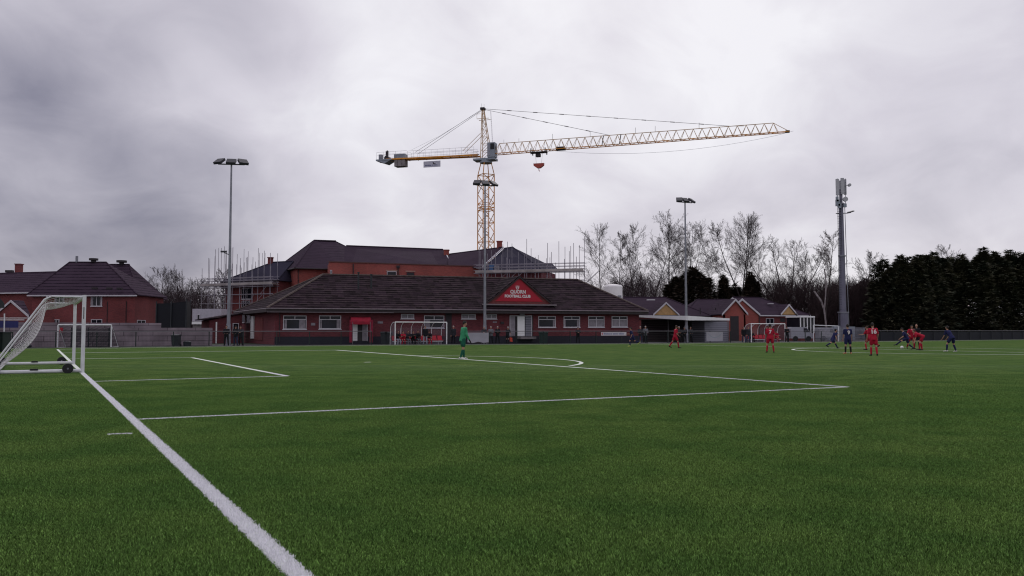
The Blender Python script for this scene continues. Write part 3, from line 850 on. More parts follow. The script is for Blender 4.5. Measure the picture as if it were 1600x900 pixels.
def chimney(parent, base, wx, wy, h, m_, ang=0, pots=1):
    mb = MB().use(m_); mb.box(base + V((0, 0, h / 2)), (wx, wy, h), ang); mb.box(base + V((0, 0, h + .06)), (wx + .15, wy + .15, .12), ang)
    c = mb.build('chimney', None, parent)
    for i in range(pots):
        mb = MB(); p = base + V(((i - (pots - 1) / 2) * .4, 0, h + .12)); mb.tube(p, p + V((0, 0, .35)), .13, .11, n=8); mb.build('chimney_pot', mat('terracotta', (0.2, 0.06, 0.05), .8), c)
    return c

# house at the far left: front block with hips, wing to the left, block behind to the right
hA, fA, zeA, rfA, LhA, RA = hip_house('brick_house', 'large red brick house with plum tiled hipped roof behind the small goal', 49, 98.5, 210, 98.5, 8.0, 458.5, 4.0, 2.2, 5.6, M_brick3, M_slatel)
for (a, b, c_, d) in ((142.5, 461, 160, 478.5), (86, 461, 101, 478)):
    window(fA, a, b, c_, d, parent=hA, mull=(.5,), curtains=((.06, .2), (.8, .94)))
for (a, b, c_, d) in ((142.5, 499, 160, 516), (83, 499, 93, 516)):
    window(fA, a, b, c_, d, parent=hA, mull=(.5,))
for xj in (168, 197.5):
    mb = MB(); fA.rect(mb, xj, 471, xj + .8, 505, .02, .1); mb.build('expansion_joint', M_fascia, hA)
mb = MB().use(M_brick3); fA.rect(mb, 169, 470, 197, 516, .002, .05); mb.build('brick_panel', None, hA)
for px, py in ((148, 450.5), (171, 450.8), (187, 451)):
    q = P(px, py, 97.9); mb = MB(); mb.box(q, (.55, .5, .22)); mb.build('roof_vent', M_vent, rfA)
q = RA[1] + V((-1.6, 0, .1)); mb = MB(); mb.tube(q, q + V((0, 0, .25)), .3, n=10); mb.tube(q + V((0, 0, .25)), q + V((0, 0, .5)), .55, n=12); mb.build('ridge_vent', M_vent, rfA)
q = RA[0] + V((.9, 0, .1)); mb = MB(); mb.tube(q, q + V((0, 0, .8)), .16, n=8); mb.build('flue', M_steel, rfA)
hB, fB, zeB, rfB, LhB, RB = hip_house('brick_house', 'brick rear block whose hipped roof shows behind the large left house', 100, 103, 212, 103, 8.0, 461.9, 4.15, 2.5, 2.9, M_brick3, M_slatel)
fAs = Fac(fA.B - fA.n * .01, fA.B - fA.n * 8); window(fAs, 214, 500, 227, 516, parent=hA, mull=(.5,), sill=False)
q = RB[1] + V((-1.0, 0, .1)); mb = MB(); mb.tube(q, q + V((0, 0, .28)), .3, n=10); mb.tube(q + V((0, 0, .28)), q + V((0, 0, .55)), .65, n=12); mb.build('ridge_vent', M_vent, rfB)
hC, fC, zeC, rfC, LhC, RC = hip_house('brick_house', 'red brick wing with a chimney at the far left edge, lower roofed', -120, 110, 60, 104, 9.5, 458.5, 2.75, 4.0, 0.0, M_brick3, M_slatel)
chimney(rfC, P(29.5, 423, 113) - V((0, 0, 1.5)), 0.75, .7, P(29.5, 413.5, 113).z - P(29.5, 423, 113).z + 1.5, M_brick3)
mb = MB(); q = P(15, 424, 107.2); mb.box(q, (.9, .5, .3)); mb.build('roof_vent', M_vent, rfC)
# small gabled garage in front of the wing
gar = thing('garage', 'small brick garage gable with pale bargeboards seen behind the near goal net', 'garage', G(15, 88))
fg = Fac(G(-12, 88), G(44, 88)); Lg = (fg.B - fg.A).length
mb = MB().use(M_brick3); zg = fg.pt(44, 494).z; fg.urect(mb, 0, 0, Lg, zg, -5, 0); mb.build('wall', None, gar)
GARAGE = (gar, fg)

# scaffolded house behind the left floodlight
hS, fS, zeS, rfS, LhS, RS = hip_house('unfinished_house', 'unfinished brick house wrapped in scaffolding behind the left floodlight', 350, 112, 432, 108, 8.5, 440, 2.7, 4.6, 1.0, M_brick3, M_slateb, eave_col=M_fascia)
window(fS, 378, 450, 395, 467.5, parent=hS, mull=(.5,))
window(fS, 378, 470, 391, 482, parent=hS, mull=(.5,))
chimney(rfS, RS[0] + V((-.3, 0, -.4)), .6, .6, 1.1, M_brick3)

def scaffold(name, label, fac_, u0, u1, n, depth, zplat, ztop, lifts, seed, extra=0, up_var=1.5):
    t = thing(name, label, 'scaffold', fac_.at((u0 + u1) / 2, 0, depth / 2))
    r_ = random.Random(seed)
    for row, o_ in enumerate((.35, depth)):
        for i in range(n):
            u = u0 + (u1 - u0) * i / (n - 1) + r_.uniform(-.25, .25)
            mb = MB(); mb.tube(fac_.at(u, 0, o_), fac_.at(u, ztop + r_.uniform(-up_var, up_var), o_), .032, n=5); mb.build('scaffold_pole', M_scaf, t)
    for z in lifts:
        for o_ in (.35, depth):
            for dz in ((0, .35, .7, 1.05) if z == zplat else (0, 1.0)):
                mb = MB(); mb.tube(fac_.at(u0 - .5, z + dz, o_ + .05), fac_.at(u1 + .5, z + dz, o_ + .05), .032, n=5); mb.build('scaffold_rail', M_scaf, t)
    for z in ([zplat]):
        mb = MB(); fac_.urect(mb, u0 - .3, z + .06, u1 + .3, z + .13, .3, depth + .1); fac_.urect(mb, u0 - .3, z + .13, u1 + .3, z + .35, depth + .06, depth + .09)
        mb.build('boards', M_board, t)
    for k in range(extra):
        ua = u0 + (u1 - u0) * r_.random(); mb = MB(); z = r_.choice(lifts[:-1]) if len(lifts) > 1 else 0
        mb.tube(fac_.at(ua, z, depth), fac_.at(ua + 2.2, z + 2.0, depth), .026, n=5); mb.build('brace', M_scaf, t)
    return t
zp = zeS - .7
scaffold('scaffolding', 'grey scaffolding round the unfinished house behind the left floodlight', fS, -2.6, LhS + .2, 12, 1.5, zp, zeS + 3.2, (2.0, 4.0, zp - 1.2, zp), 3, 5)
fS2 = Fac(fS.A - fS.n * 9 - fS.u * 1.2, fS.A - fS.u * 1.2)
scaffold('scaffolding', 'scaffold bay standing off the left end of the unfinished house', fS2, -1, 9.5, 10, 1.6, zp, zeS + 3.4, (2.0, 4.0, zp - 1.2, zp), 5, 3)

# ------------------------------------------------------------------ big block behind the clubhouse
nb = thing('care_home', 'big new red brick block with slate roofs rising behind the clubhouse', 'building', G(600, 112))
def pz(px, py, Y): return P(px, py, Y)
# left hipped part: corner at 463
cL = G(425, 118); cM = G(463, 108); cR = G(524, 110)
zE = P(463, 418, 108).z
mb = MB().use(M_brick2)
for a, b in ((cL, cM), (cM, cR)):
    mb.quad(a, b, b + V((0, 0, zE)), a + V((0, 0, zE)))
mb.build('wall', None, nb)
f1 = Fac(cM, cR); f0 = Fac(cL, cM)
mb = MB().use(M_slate)
EL1 = P(421, 421, 119); EM = P(461, 418, 107.4); ERt = P(530, 419.5, 109.6); EM.z = EL1.z = ERt.z = zE - .05
AP = P(491, 375.5, 117); APR = P(525, 376.5, 118); VAL = P(541, 384.5, 118.5)
APR.z = AP.z
mb.prism([EL1, EM, AP], (0, 0, -.12)); mb.prism([EM, ERt, P(541, 419, 110), VAL, APR, AP], (0, 0, -.12))
rfN = mb.build('roof', None, nb)
mb = MB().use(M_slate); mb.tube(EM, AP, .1, n=6); mb.tube(AP, APR, .12, n=6); mb.tube(EL1, AP, .1, n=6); mb.build('ridge_tiles', None, rfN)
mb = MB()
for a, b in ((EL1, EM), (EM, ERt)): mb.tube(a + V((0, -.1, -.1)), b + V((0, -.1, -.1)), .1, n=6)
mb.build('gutter', M_fascia, rfN)
mb = MB(); mb.tube(f1.at(.15, 3, .1), f1.at(.15, zE, .1), .05, n=6); mb.tube(f0.at(.15, 3, .1), f0.at(.15, zE, .1), .05, n=6); mb.build('downpipe', M_fascia, nb)
# long main roof
R1a, R1b = P(541, 384.5, 118.5), P(692, 391.0, 124); E1b, E1a = P(708, 417, 114), P(530, 417, 110)
R1b.z = R1a.z - .0
mb = MB().use(M_slate); mb.prism([E1a, E1b, R1b, R1a], (0, 0, -.12)); rf2 = mb.build('roof', None, nb)
mb = MB().use(M_upvc); d = V((.22, 0, 0)); mb.prism([R1b + V((0, 0, .06)), R1b - V((0, 0, .14)), E1b - V((0, 0, .14)), E1b + V((0, 0, .06))], (.08, -.05, 0)); mb.build('bargeboard', None, rf2)
mb = MB().use(M_slate); mb.tube(R1a + V((0, 0, .05)), R1b + V((0, 0, .05)), .12, n=6); mb.build('ridge_tiles', None, rf2)
# flat parapet range in front
pA, pB = G(513, 103), G(756, 108); fp = Fac(pA, pB); zP = P(515, 409.5, 103).z
mb = MB().use(M_brick2)
Lp_ = (pB - pA).length; zP2 = P(754, 417, 108).z
mb.add([fp.at(0, 0), fp.at(Lp_, 0), fp.at(Lp_, zP2), fp.at(0, zP)] + [q_ - fp.n * 6 for q_ in (fp.at(0, 0), fp.at(Lp_, 0), fp.at(Lp_, zP2), fp.at(0, zP))], [(0, 1, 2, 3), (0, 3, 7, 4), (3, 2, 6, 7), (1, 5, 6, 2)])
mb.build('parapet_wall', None, nb)
mb = MB(); mb.prism([fp.at(-.1, zP + .003, .1), fp.at(Lp_ + .1, zP2 + .003, .1), fp.at(Lp_ + .1, zP2 + .12, .1), fp.at(-.1, zP + .12, .1)], -fp.n * .4); mb.build('coping', mat('coping_brown', (0.1, 0.05, 0.05), .8), nb)
window(fp, 604.5, 424, 619.5, 432.5, parent=nb, mull=(), trans=None, sill=False)
window(fp, 635, 425, 647.5, 431.5, parent=nb, mull=(), sill=False, frame_mat=M_brick)
window(fp, 515.5, 422, 519, 428, parent=nb, sill=False)
mb = MB(); mb.tube(fp.pt(552, 412, .1), fp.pt(552, 432, .1), .07, n=6); mb.tube(fp.pt(622, 416, .1), fp.pt(622, 432, .1), .07, n=6); mb.box(fp.pt(622, 416.5, .15), (.4, .25, .3)); mb.build('downpipe', M_vent, nb)
mb = MB(); fp.rect(mb, 603, 421.8, 621, 423.8, .01, .05); fp.rect(mb, 633.5, 423, 649, 424.8, .01, .05); mb.build('lintel', mat('buff_lintel', (0.3, 0.17, 0.14), .8), nb)
# brown gabled roof to the right with its white verge
Ra, Rb = P(700, 397.5, 122), P(786, 386.5, 112); Ea, Eb = P(700, 417, 112), P(753, 417, 106)
mb = MB().use(mat('x', (.1, .1, .1)) and M_slate)
mb.prism([Ea, Eb, Rb, Ra], (0, 0, -.12)); rf3 = mb.build('roof', None, nb)
mb = MB().use(M_upvc); mb.prism([Rb + V((.0, 0, .06)), Rb - V((0, 0, .14)), Eb - V((0, 0, .14)), Eb + V((0, 0, .06))], (.1, -.05, 0)); mb.build('bargeboard', None, rf3)
mb = MB().use(M_slate); mb.tube(Ra, Rb, .12, n=6); mb.build('ridge_tiles', None, rf3)
chimney(rf2, P(697.5, 399, 121), .75, .75, P(697.5, 391.5, 121).z - P(697.5, 399, 121).z, M_brick2)
chimney(rf3, P(780.5, 390, 113), .72, .72, P(780.5, 378, 113).z - P(780.5, 390, 113).z, M_brick2)
# blue slate hip over the scaffolded corner
H1, H2 = P(788, 388, 113), P(801, 386, 114); H3 = P(848, 411, 104)
q1, q2, q3, q4 = P(755, 417, 106), P(838, 423, 100), P(866, 423, 108), P(864, 412.5, 114)
mb = MB().use(M_slateb)
mb.prism([P(752, 421, 104), P(846, 421, 102), H2, H1], (0, 0, -.1)); mb.prism([P(846, 421, 102), P(872, 421, 112), P(863, 412, 116), P(848, 411.5, 116.5), H2], (0, 0, -.1))
rf4 = mb.build('roof', None, nb)
mb = MB().use(M_slateb); mb.tube(H2, P(846, 421, 102), .08, n=6); mb.tube(H1, H2, .1, n=6); mb.tube(P(848, 411.5, 116.5), P(863, 412, 116), .08, n=6); mb.build('ridge_tiles', None, rf4)
cS1, cS2, cS3 = G(752, 105), G(846, 103), G(868, 112); zz = P(846, 421, 103).z
mb = MB().use(M_brick)
for a, b in ((cS1, cS2), (cS2, cS3)): mb.quad(a, b, b + V((0, 0, zz)), a + V((0, 0, zz)))
mb.build('wall', None, nb)
fR = Fac(G(748, 101.5), G(914, 98.0)); LR = (fR.B - fR.A).length
zp = P(800, 428, 101).z
sc = scaffold('scaffolding', 'tall scaffolding with boarded platform along the right end of the big block', fR, .3, LR - .2, 19, 1.4, zp, P(850, 395, 101).z, (zp - 2.0, zp), 11, 5, 1.7)
# loose sheet and stacked board on the platform
mb = MB().use(mat('blue_sheet', (0.06, 0.12, 0.25), .6)); fR.rect(mb, 768, 414, 774, 423, .5, 1.0); mb.build('blue_sheet', None, sc)
mb = MB().use(M_curt); fR.rect(mb, 776, 416, 782, 424, .5, 1.1); mb.build('bulk_bag', None, sc)

# ------------------------------------------------------------------ right hand bungalows
def small_gable(parent, fac_, pxa, pxb, pxt, pyb, pyt, m_, roofm, back=4.5, out=.35, border=.16):
    a = fac_.pt(pxa, pyb, out); b = fac_.pt(pxb, pyb, out); t = fac_.pt(pxt, pyt, out)
    mb = MB().use(m_); mb.prism([a + fac_.u * .2, b - fac_.u * .2, t - V((0, 0, .2))], -fac_.n * .15); w_ = mb.build('gable', None, parent)
    mb = MB().use(roofm); bk = -fac_.n * back; o_ = fac_.n * .1
    mb.prism([a + o_, t + o_, t + bk, a + bk * .1], (0, 0, .09)); mb.prism([b + o_, b + bk * .1, t + bk, t + o_], (0, 0, .09)); mb.build('gable_roof', None, parent)
    mb = MB().use(M_upvc)
    for p in (a, b):
        mb.prism([p + o_ * 1.2 + V((0, 0, .1)), t + o_ * 1.2 + V((0, 0, .1)), t + o_ * 1.2 - V((0, 0, border)), p + o_ * 1.2 - V((0, 0, border))], fac_.n * .04)
    mb.build('bargeboard', None, parent)
    return w_
r1, f_, ze_, rf_, L_, RR_ = hip_house('bungalow', 'bungalow with a yellow infilled gable above the white canopy', 962, 112, 1106, 114, 12, 493, 2.65, 3.0, 4.0, M_brick3, M_slate, eave_col=M_fascia)
small_gable(r1, f_, 1020, 1061, 1040.5, 492, 473, M_yelgab, M_slate)
mb = MB(); mb.box(P(1017, 468.5, 113.5), (1.1, .6, .15), 0); mb.build('rooflight', M_upvc, rf_)
r2, f_, ze_, rf_, L_, RR_ = hip_house('bungalow', 'bungalow with plain plum roof between the canopy and the large brick gable', 1070, 118, 1150, 118, 11, 493, 2.4, 3.0, 0.0, M_brick3, M_slate, eave_col=M_fascia)
for px in (1094, 1118):
    mb = MB(); mb.box(P(px, 486, 113.6), (.12, .12, .9)); mb.build('vent_pipe', M_vent, rf_)
# tall brick gable facing the pitch
gw = thing('bungalow', 'brick house end with tall white edged gable and dark open bay', 'bungalow', G(1149, 108))
gf2 = Fac(G(1131, 108), G(1165, 108)); a, b, t = gf2.pt(1130, 491.5), gf2.pt(1165, 491), gf2.pt(1148.5, 468)
mb = MB().use(M_brick2); mb.prism([gf2.A, gf2.B, V((gf2.B.x, gf2.B.y, b.z)), t - V((0, 0, .1)), V((gf2.A.x, gf2.A.y, a.z))], -gf2.n * .3)
for s0 in (gf2.A, gf2.B): mb.frame_box(s0, -gf2.n * 8, gf2.u * (.2 if s0 is gf2.A else -.2), V((0, 0, a.z)))
mb.build('wall', None, gw)
mb = MB().use(M_slate); o_ = gf2.n * .3; bk = -gf2.n * 10
mb.prism([a + o_ - gf2.u * .25, t + o_, t + bk, a + bk - gf2.u * .25], (0, 0, .1)); mb.prism([b + o_ + gf2.u * .25, b + bk + gf2.u * .25, t + bk, t + o_], (0, 0, .1)); g2r = mb.build('roof', None, gw)
mb = MB().use(M_upvc)
for p in (a - gf2.u * .25, b + gf2.u * .25): mb.prism([p + o_ + V((0, 0, .12)), t + o_ + V((0, 0, .12)), t + o_ - V((0, 0, .18)), p + o_ - V((0, 0, .18))], gf2.n * .05)
mb.build('bargeboard', None, g2r)
mb = MB(); gf2.rect(mb, 1141, 494, 1154, 533, .01, .05); mb.build('gable_bay_shade', M_vent, gw)  # flat dark sheet painted for the shade inside the bay
small_gable(gar, fg, -10, 46, 18, 494, 470, M_brick3, M_slatel, back=2.2, out=.02)
r3, f3, ze_, rf_, L_, RR_ = hip_house('bungalow', 'rightmost bungalow with small yellow gable and hipped end by the bare trees', 1178, 111.8, 1262, 115, 9, 491.5, 2.44, 0, 4.6, M_brick3, M_slate, over=.3)
small_gable(r3, f3, 1219, 1245, 1232, 491.5, 476, M_yelgab, M_slate)
gg = Fac(G(1140, 109.4), G(1187, 110.6)); zz_ = gg.pt(1187, 491).z
mb = MB().use(M_brick2); gg.urect(mb, .2, 0, (gg.B - gg.A).length - .1, zz_, -1.5, 0); mb.build('end_wall', None, r3)
small_gable(r3, gg, 1131, 1187, 1159, 491.5, 467.2, M_brick2, M_slate, back=6.5, out=.02, border=.2)
mb = MB(); mb.box(P(1204, 474.5, 115.2), (.7, .5, .1)); mb.build('rooflight', M_upvc, rf_)
window(f3, 1196.5, 497.5, 1209, 508, parent=r3, mull=(.5,)); window(f3, 1229, 497, 1235.5, 508, parent=r3)
mb = MB(); f3.rect(mb, 1219, 497, 1227, 503, .01, .04); mb.build('porch_shade', M_vent, r3)  # dark sheet on the wall, painting the porch's inner shade
for px in (1186.5, 1245.5, 1265):
    mb = MB(); q = P(px, 512, 110.5); mb.tube(V((q.x, q.y, 0)), V((q.x, q.y, P(px, 487, 110.5).z)), .06, n=6); mb.build('downpipe', M_fascia, r3)
cv = thing('conservatory', 'white framed conservatory at the right end of the rightmost bungalow', 'conservatory', G(1260, 108))
cf = Fac(G(1251, 108), G(1272, 109)); mb = MB(); z_ = cf.pt(1260, 496)[2]; Lc = (cf.B - cf.A).length
cf.urect(mb, 0, 1.003, Lc, z_, -2.5, -.05); cbody = mb.build('glazing', M_glass, cv)
mb = MB()
for i in range(5): cf.urect(mb, Lc * i / 4 - .05, 1.0, Lc * i / 4 + .05, z_, -.05, .05)
cf.urect(mb, -.1, z_, Lc + .1, z_ + .18, -2.6, .1); mb.build('frame', M_white, cv)
mb = MB(); cf.urect(mb, -.05, .0, Lc + .05, 1.0, -2.55, .06); mb.build('dwarf_wall', M_brick3, cv)

# ------------------------------------------------------------------ canopy shelter right of clubhouse
cp = thing('canopy_shelter', 'flat roofed spectator shelter with a white fascia beside the clubhouse', 'shelter', G(1070, 95))
a, b, c_ = P(998, 492.5, 100), P(1075, 493.5, 91.5), P(1140, 497.5, 100)
zt_ = b.z; th_ = b.z - P(1075, 500.5, 91.5).z
mb = MB().use(M_white)
for p, q in ((a, b), (b, c_)):
    p = V((p.x, p.y, 0)); q = V((q.x, q.y, 0)); u = (q - p).normalized(); n = V((u.y, -u.x, 0))
    tp = th_ * (.5 if p.y > 95 else 1); tq = th_ * (.5 if q.y > 95 else 1)
    za = (a.z if p.x < b.x - 1 and p.y > 95 else zt_); zb_ = (c_.z if q.x > b.x + 1 else zt_)
    mb.prism([p + V((0, 0, za)), q + V((0, 0, zb_)), q + V((0, 0, zb_ - tq)), p + V((0, 0, za - tp))], -n * .25)
mb.build('fascia', None, cp)
mb = MB(); mb.prism([V((a.x, a.y, zt_ - .35)), V((b.x, b.y + .3, zt_ - .35)), V((c_.x, c_.y, zt_ - .35)), V((c_.x, c_.y + 5, zt_ - .35)), V((a.x, a.y + 4, zt_ - .35))], (0, 0, .1)); mb.build('roof_deck', M_fascia, cp)
cf2 = Fac(G(1003, 101), G(1136, 104)); Lc2 = (cf2.B - cf2.A).length
mb = MB().use(M_shut); cf2.urect(mb, 0, 0, Lc2, zt_ - .3, -.2, 0); mb.build('back_wall', None, cp)
u0, _ = cf2.sz(1046, 510); u1, _ = cf2.sz(1097, 510)
mb = MB(); cf2.urect(mb, u0, .9, u1, zt_ - .35, .005, .06); mb.build('bay_shade_sheet', M_vent, cp)  # dark sheet on the back wall paints the shade within the bay
mb = MB(); cf2.urect(mb, u0, .75, u1, .9, .0, .5); mb.build('bench', M_board, cp)
for px in (1044, 1138):
    mb = MB(); q = cf2.pt(px, 510, 1.2); mb.box((q.x, q.y, (zt_ - .3) / 2), (.12, .12, zt_ - .3)); mb.build('post', M_rail, cp)
mb = MB().use(M_stripe); cf3 = Fac(G(1101, 96.5), G(1137, 98)); mb2 = cf3; z_ = cf3.pt(1118, 502.5).z; cf3.urect(mb, 0, 0, (cf3.B - cf3.A).length, z_, -2.4, 0)
stg = tag(mb.build('storage_container'), 'pale grey ribbed storage container under the right end of the canopy', 'container')

# white silo tank
tk = thing('storage_tank', 'white cylindrical tank with domed top above the right end of the clubhouse roof', 'tank', G(958.5, 112))
c0 = G(958.5, 112); rr = 14.4 / 1275 * 112; zt2 = P(958, 448, 112).z; zt3 = P(958, 444.3, 112).z
mb = MB(); mb.tube(c0, V((c0.x, c0.y, zt2)), rr, n=32); mb.build('cylinder', mat('tank_white', (.8, .78, .8), .5, var=.05, scale=.5), tk)
mb = MB(); ring = [(rr, zt2), (rr * .9, zt2 + (zt3 - zt2) * .6), (rr * .5, zt2 + (zt3 - zt2) * .92), (.05, zt3)]
for (ra, za), (rb_, zb_) in zip(ring, ring[1:]): mb.tube(V((c0.x, c0.y, za)), V((c0.x, c0.y, zb_)), ra, rb_, n=32, caps=False)
mb.build('dome', mat('tank_white', (.62, .6, .64)), tk)
mb = MB(); mb.box(P(968, 464.5, 110.6), (.5, .2, .5)); mb.build('valve_box', M_steel, tk)

# ------------------------------------------------------------------ left boundary wall and things on it
wl = Fac(G(-60, 63.5), G(332, 75.0)); Lw = (wl.B - wl.A).length
mb = MB().use(M_cwall); wl.urect(mb, 0, 0, Lw, P(300, 512.2, 74).z, -.2, 0)
t = mb.build('boundary_wall'); tag(t, 'grey concrete panel wall behind the small goal at left', 'wall')
wl2 = Fac(wl.A - wl.n * 1.6, wl.B - wl.n * 1.6); mb = MB().use(M_cwall); ue, _ = wl2.sz(252, 505); z_ = wl2.pt(200, 504.5).z
wl2.urect(mb, 0, 0, ue, z_, -.2, 0); t = mb.build('boundary_wall'); tag(t, 'higher grey wall section behind the first wall, under the brick house windows', 'wall')
# cricket cage of dark netting
nc = thing('net_cage', 'tall enclosure of dense black netting between the houses and the white cabin', 'net cage', G(270, 84))
p0, p1, p2_ = G(244, 83), G(291, 82), G(297.5, 84.5); zc_ = P(246, 474, 83).z; zd = P(291, 470.5, 82).z
mb = MB().use(M_netd)
mb.add([p0, p1, p1 + V((0, 0, zd)), (p0 + p1) / 2 + V((0, 0, zc_)), p0 + V((0, 0, zc_))], [(0, 1, 2, 3, 4)])
mb.quad(p1, p2_, p2_ + V((0, 0, zd)), p1 + V((0, 0, zd))); mb.quad(p0, p0 + V((0, 2.5, 0)), p0 + V((0, 2.5, zc_)), p0 + V((0, 0, zc_)))
mb.quad(p0 + V((0, 2.5, 0)), p2_, p2_ + V((0, 0, zd)), p0 + V((0, 2.5, zc_)))
mb.build('netting', None, nc)
for p, z in ((p0, zc_), (p1, zd), (p2_, zd), ((p0 + p1) / 2, zc_)):
    mb = MB(); mb.tube(V((p.x, p.y - .08, 0)), V((p.x, p.y - .08, z + .2)), .06, n=6); mb.build('post', M_dark, nc)
# white cabin
cb = thing('site_cabin', 'white site cabin seen between the net cage and the scaffolding', 'cabin', G(315, 96))
cbf = Fac(G(300, 96), G(345, 96)); z_ = cbf.pt(310, 482.5).z; z2_ = cbf.pt(310, 502).z
mb = MB(); cbf.urect(mb, 0, z2_, (cbf.B - cbf.A).length, z_, -3, 0); mb.build('body', mat('cabin_white', (.38, .36, .42), .6, var=.1), cb)
mb = MB(); cbf.urect(mb, 0, z2_ - .35, (cbf.B - cbf.A).length, z2_ - .04, -3, .1); mb.build('skirt', M_white, cb)
mb = MB(); cbf.urect(mb, 0, 0, (cbf.B - cbf.A).length, z2_ - .35, -2.8, -.2); mb.build('base', M_conc, cb)
window(cbf, 308, 491, 313, 500, parent=cb, sill=False)
# blue boards and shelter roof at the very left
bb = thing('hoarding', 'blue hoarding with white top rail at the far left edge', 'hoarding', G(10, 64))
bf = Fac(G(-30, 62), G(31, 63.4)); mb = MB().use(mat('blue_board', (.02, .022, .11), .5)); bf.rect(mb, -30, 501.5, 29, 512, 0, .05); mb.build('board', None, bb)
mb = MB(); mb.tube(bf.pt(-30, 500, .05), bf.pt(38, 500, .05), .035, n=6); mb.tube(bf.pt(-30, 497, .05), bf.pt(46, 497, .05), .03, n=6); mb.build('rail', M_goal, bb)
mb = MB(); q = bf.pt(7, 512, .1); mb.tube(V((q.x, q.y, 0)), bf.pt(7, 490, .1), .045, n=6); mb.build('post', M_goal, bb)
ns = thing('spectator_shelter', 'dark roofed spectator shelter cut by the left edge of the picture', 'shelter', G(-40, 46))
mb = MB(); mb.prism([P(-60, 446, 46), P(-5, 460, 46), P(7, 474, 46), P(7, 481, 46), P(-60, 482, 46)], (-4.4, 4, 0)); mb.build('roof', M_dark, ns)
mb = MB(); mb.box((G(-12, 46.2).x, 46.2, 1.3), (.1, .1, 2.6)); mb.build('post', M_dark, ns)
mb = MB(); mb.box((G(-120, 47).x, 49.4, 1.0), (5, .1, 2.0)); mb.build('back_wall', M_dark, ns)
bx = thing('equipment_box', 'dark green storage box by the left edge beyond the near goal', 'box', G(2, 50))
mb = MB(); q = G(4, 52); mb.box((q.x, q.y, .62), (.6, .9, 1.2)); mb.build('body', M_postg, bx)
mb = MB(); mb.box((q.x, q.y, 1.26), (.66, .96, .08)); mb.build('lid', M_dark, bx)
# pale vans and sheds in the car park behind the right dugout
def shed(px0, px1, py0, py1, Y, dep, m_, label, name='parked_van', cat='van', glass=True):
    t = thing(name, label, cat, G((px0 + px1) / 2, Y)); f = Fac(G(px0, Y), G(px1, Y)); w_ = (f.B - f.A).length
    z1 = f.pt((px0 + px1) / 2, py0).z
    mb = MB(); b_ = .35
    prof = [(0, b_), (w_, b_), (w_, z1 * .55), (w_ * .86, z1 * .62), (w_ * .72, z1), (w_ * .04, z1), (0, z1 * .9)]
    mb.prism([f.at(u, z, 0) for u, z in prof], -f.n * dep); body = mb.build('body', m_, t)
    for k, u in enumerate((w_ * .2, w_ * .8)):
        mb = MB(); mb.tube(f.at(u, .33, .03), f.at(u, .33, -.2), .33, n=14); wh = mb.build('wheel', M_black, t)
    mb = MB(); mb.prism([f.at(w_ * .73, z1 * .92, .006), f.at(w_ * .84, z1 * .64, .006), f.at(w_ * .58, z1 * .64, .006), f.at(w_ * .58, z1 * .92, .006)], f.n * .01); mb.build('side_window', M_glass, t)
    return t
shed(1236, 1270, 511, 530, 104, 2, mat('van_grey', (.28, .28, .33), .4, var=.05), 'pale grey van parked behind the right dugout')
shed(1281, 1308, 512, 530, 108, 2, mat('van_white', (.45, .44, .48), .4, var=.05), 'white van parked left of the telecom mast')
br_ = thing('stored_goal', 'white goal frame standing in the car park left of the telecom mast', 'goal', G(1290, 100))
for (xa, ya, xb, yb) in ((1271, 508, 1310, 509.5), (1271, 508, 1271, 531), (1310, 509.5, 1310, 531)):
    mb = MB(); mb.tube(P(xa, ya, 100), P(xb, yb, 100) if yb < 530 else G(xb, 100), .06, n=6); mb.build('frame_tube', M_goal, br_)
pf = thing('palisade_fence', 'pale grey palisade fence around the foot of the telecom mast', 'fence', G(1330, 104))
ff = Fac(G(1274, 103), G(1352, 106)); Lf = (ff.B - ff.A).length; z_ = ff.pt(1330, 511.5).z
mb = MB()
for i in range(int(Lf / .16)): ff.urect(mb, i * .16, .1, i * .16 + .07, z_, 0, .03)
mb.build('pales', mat('pale_grey', (.2, .2, .24), .5, var=.2), pf)
mb = MB(); ff.urect(mb, 0, .4, Lf, .48, -.04, -.002); ff.urect(mb, 0, z_ - .35, Lf, z_ - .27, -.04, -.002); mb.build('rail', M_steel, pf)
# ------------------------------------------------------------------ tower crane
YC = 130.0
base = G(759, YC); CR = thing('tower_crane', 'yellow tower crane with long lattice jib standing behind the big brick block', 'crane', base)
ang = R(28); s2 = .985
def leg(i, z):
    sx, sy = ((-1, -1), (1, -1), (1, 1), (-1, 1))[i]
    return base + V((sx * s2 * math.cos(ang) - sy * s2 * math.sin(ang), sx * s2 * math.sin(ang) + sy * s2 * math.cos(ang), z))
ZT = 26.3
mb = MB()
for i in range(4): mb.tube(leg(i, 0), leg(i, ZT), .11, n=4)
nb_ = 17; hb = ZT / nb_
for k in range(nb_):
    z0, z1 = k * hb, (k + 1) * hb
    for i in range(4):
        j = (i + 1) % 4
        if k % 2: mb.tube(leg(i, z0), leg(j, z1), .055, n=4)
        else: mb.tube(leg(j, z0), leg(i, z1), .055, n=4)
        if k % 2 == 0: mb.tube(leg(i, z0), leg(j, z0), .05, n=4)
mb.build('mast', M_yel, CR)
for z in (ZT - 5.7, ZT - 14.5, 6.0):
    mb = MB()
    for dz in (0, .42):
        for i in range(4): mb.tube(leg(i, z + dz) * 1.0, leg((i + 1) % 4, z + dz), .07, n=4)
    mb.build('climbing_collar', M_yel, CR)
mb = MB()   # ladder inside the mast
for sx in (-.2, .2): mb.tube(base + V((sx, .2, 0)), base + V((sx, .2, ZT)), .025, n=4)
for k in range(60): mb.tube(base + V((-.2, .2, k * ZT / 60)), base + V((.2, .2, k * ZT / 60)), .015, n=4)
mb.build('ladder', M_steel, CR)
JD = V((44.6, -13.2, 0)).normalized(); JN = V((JD.y, -JD.x, 0))
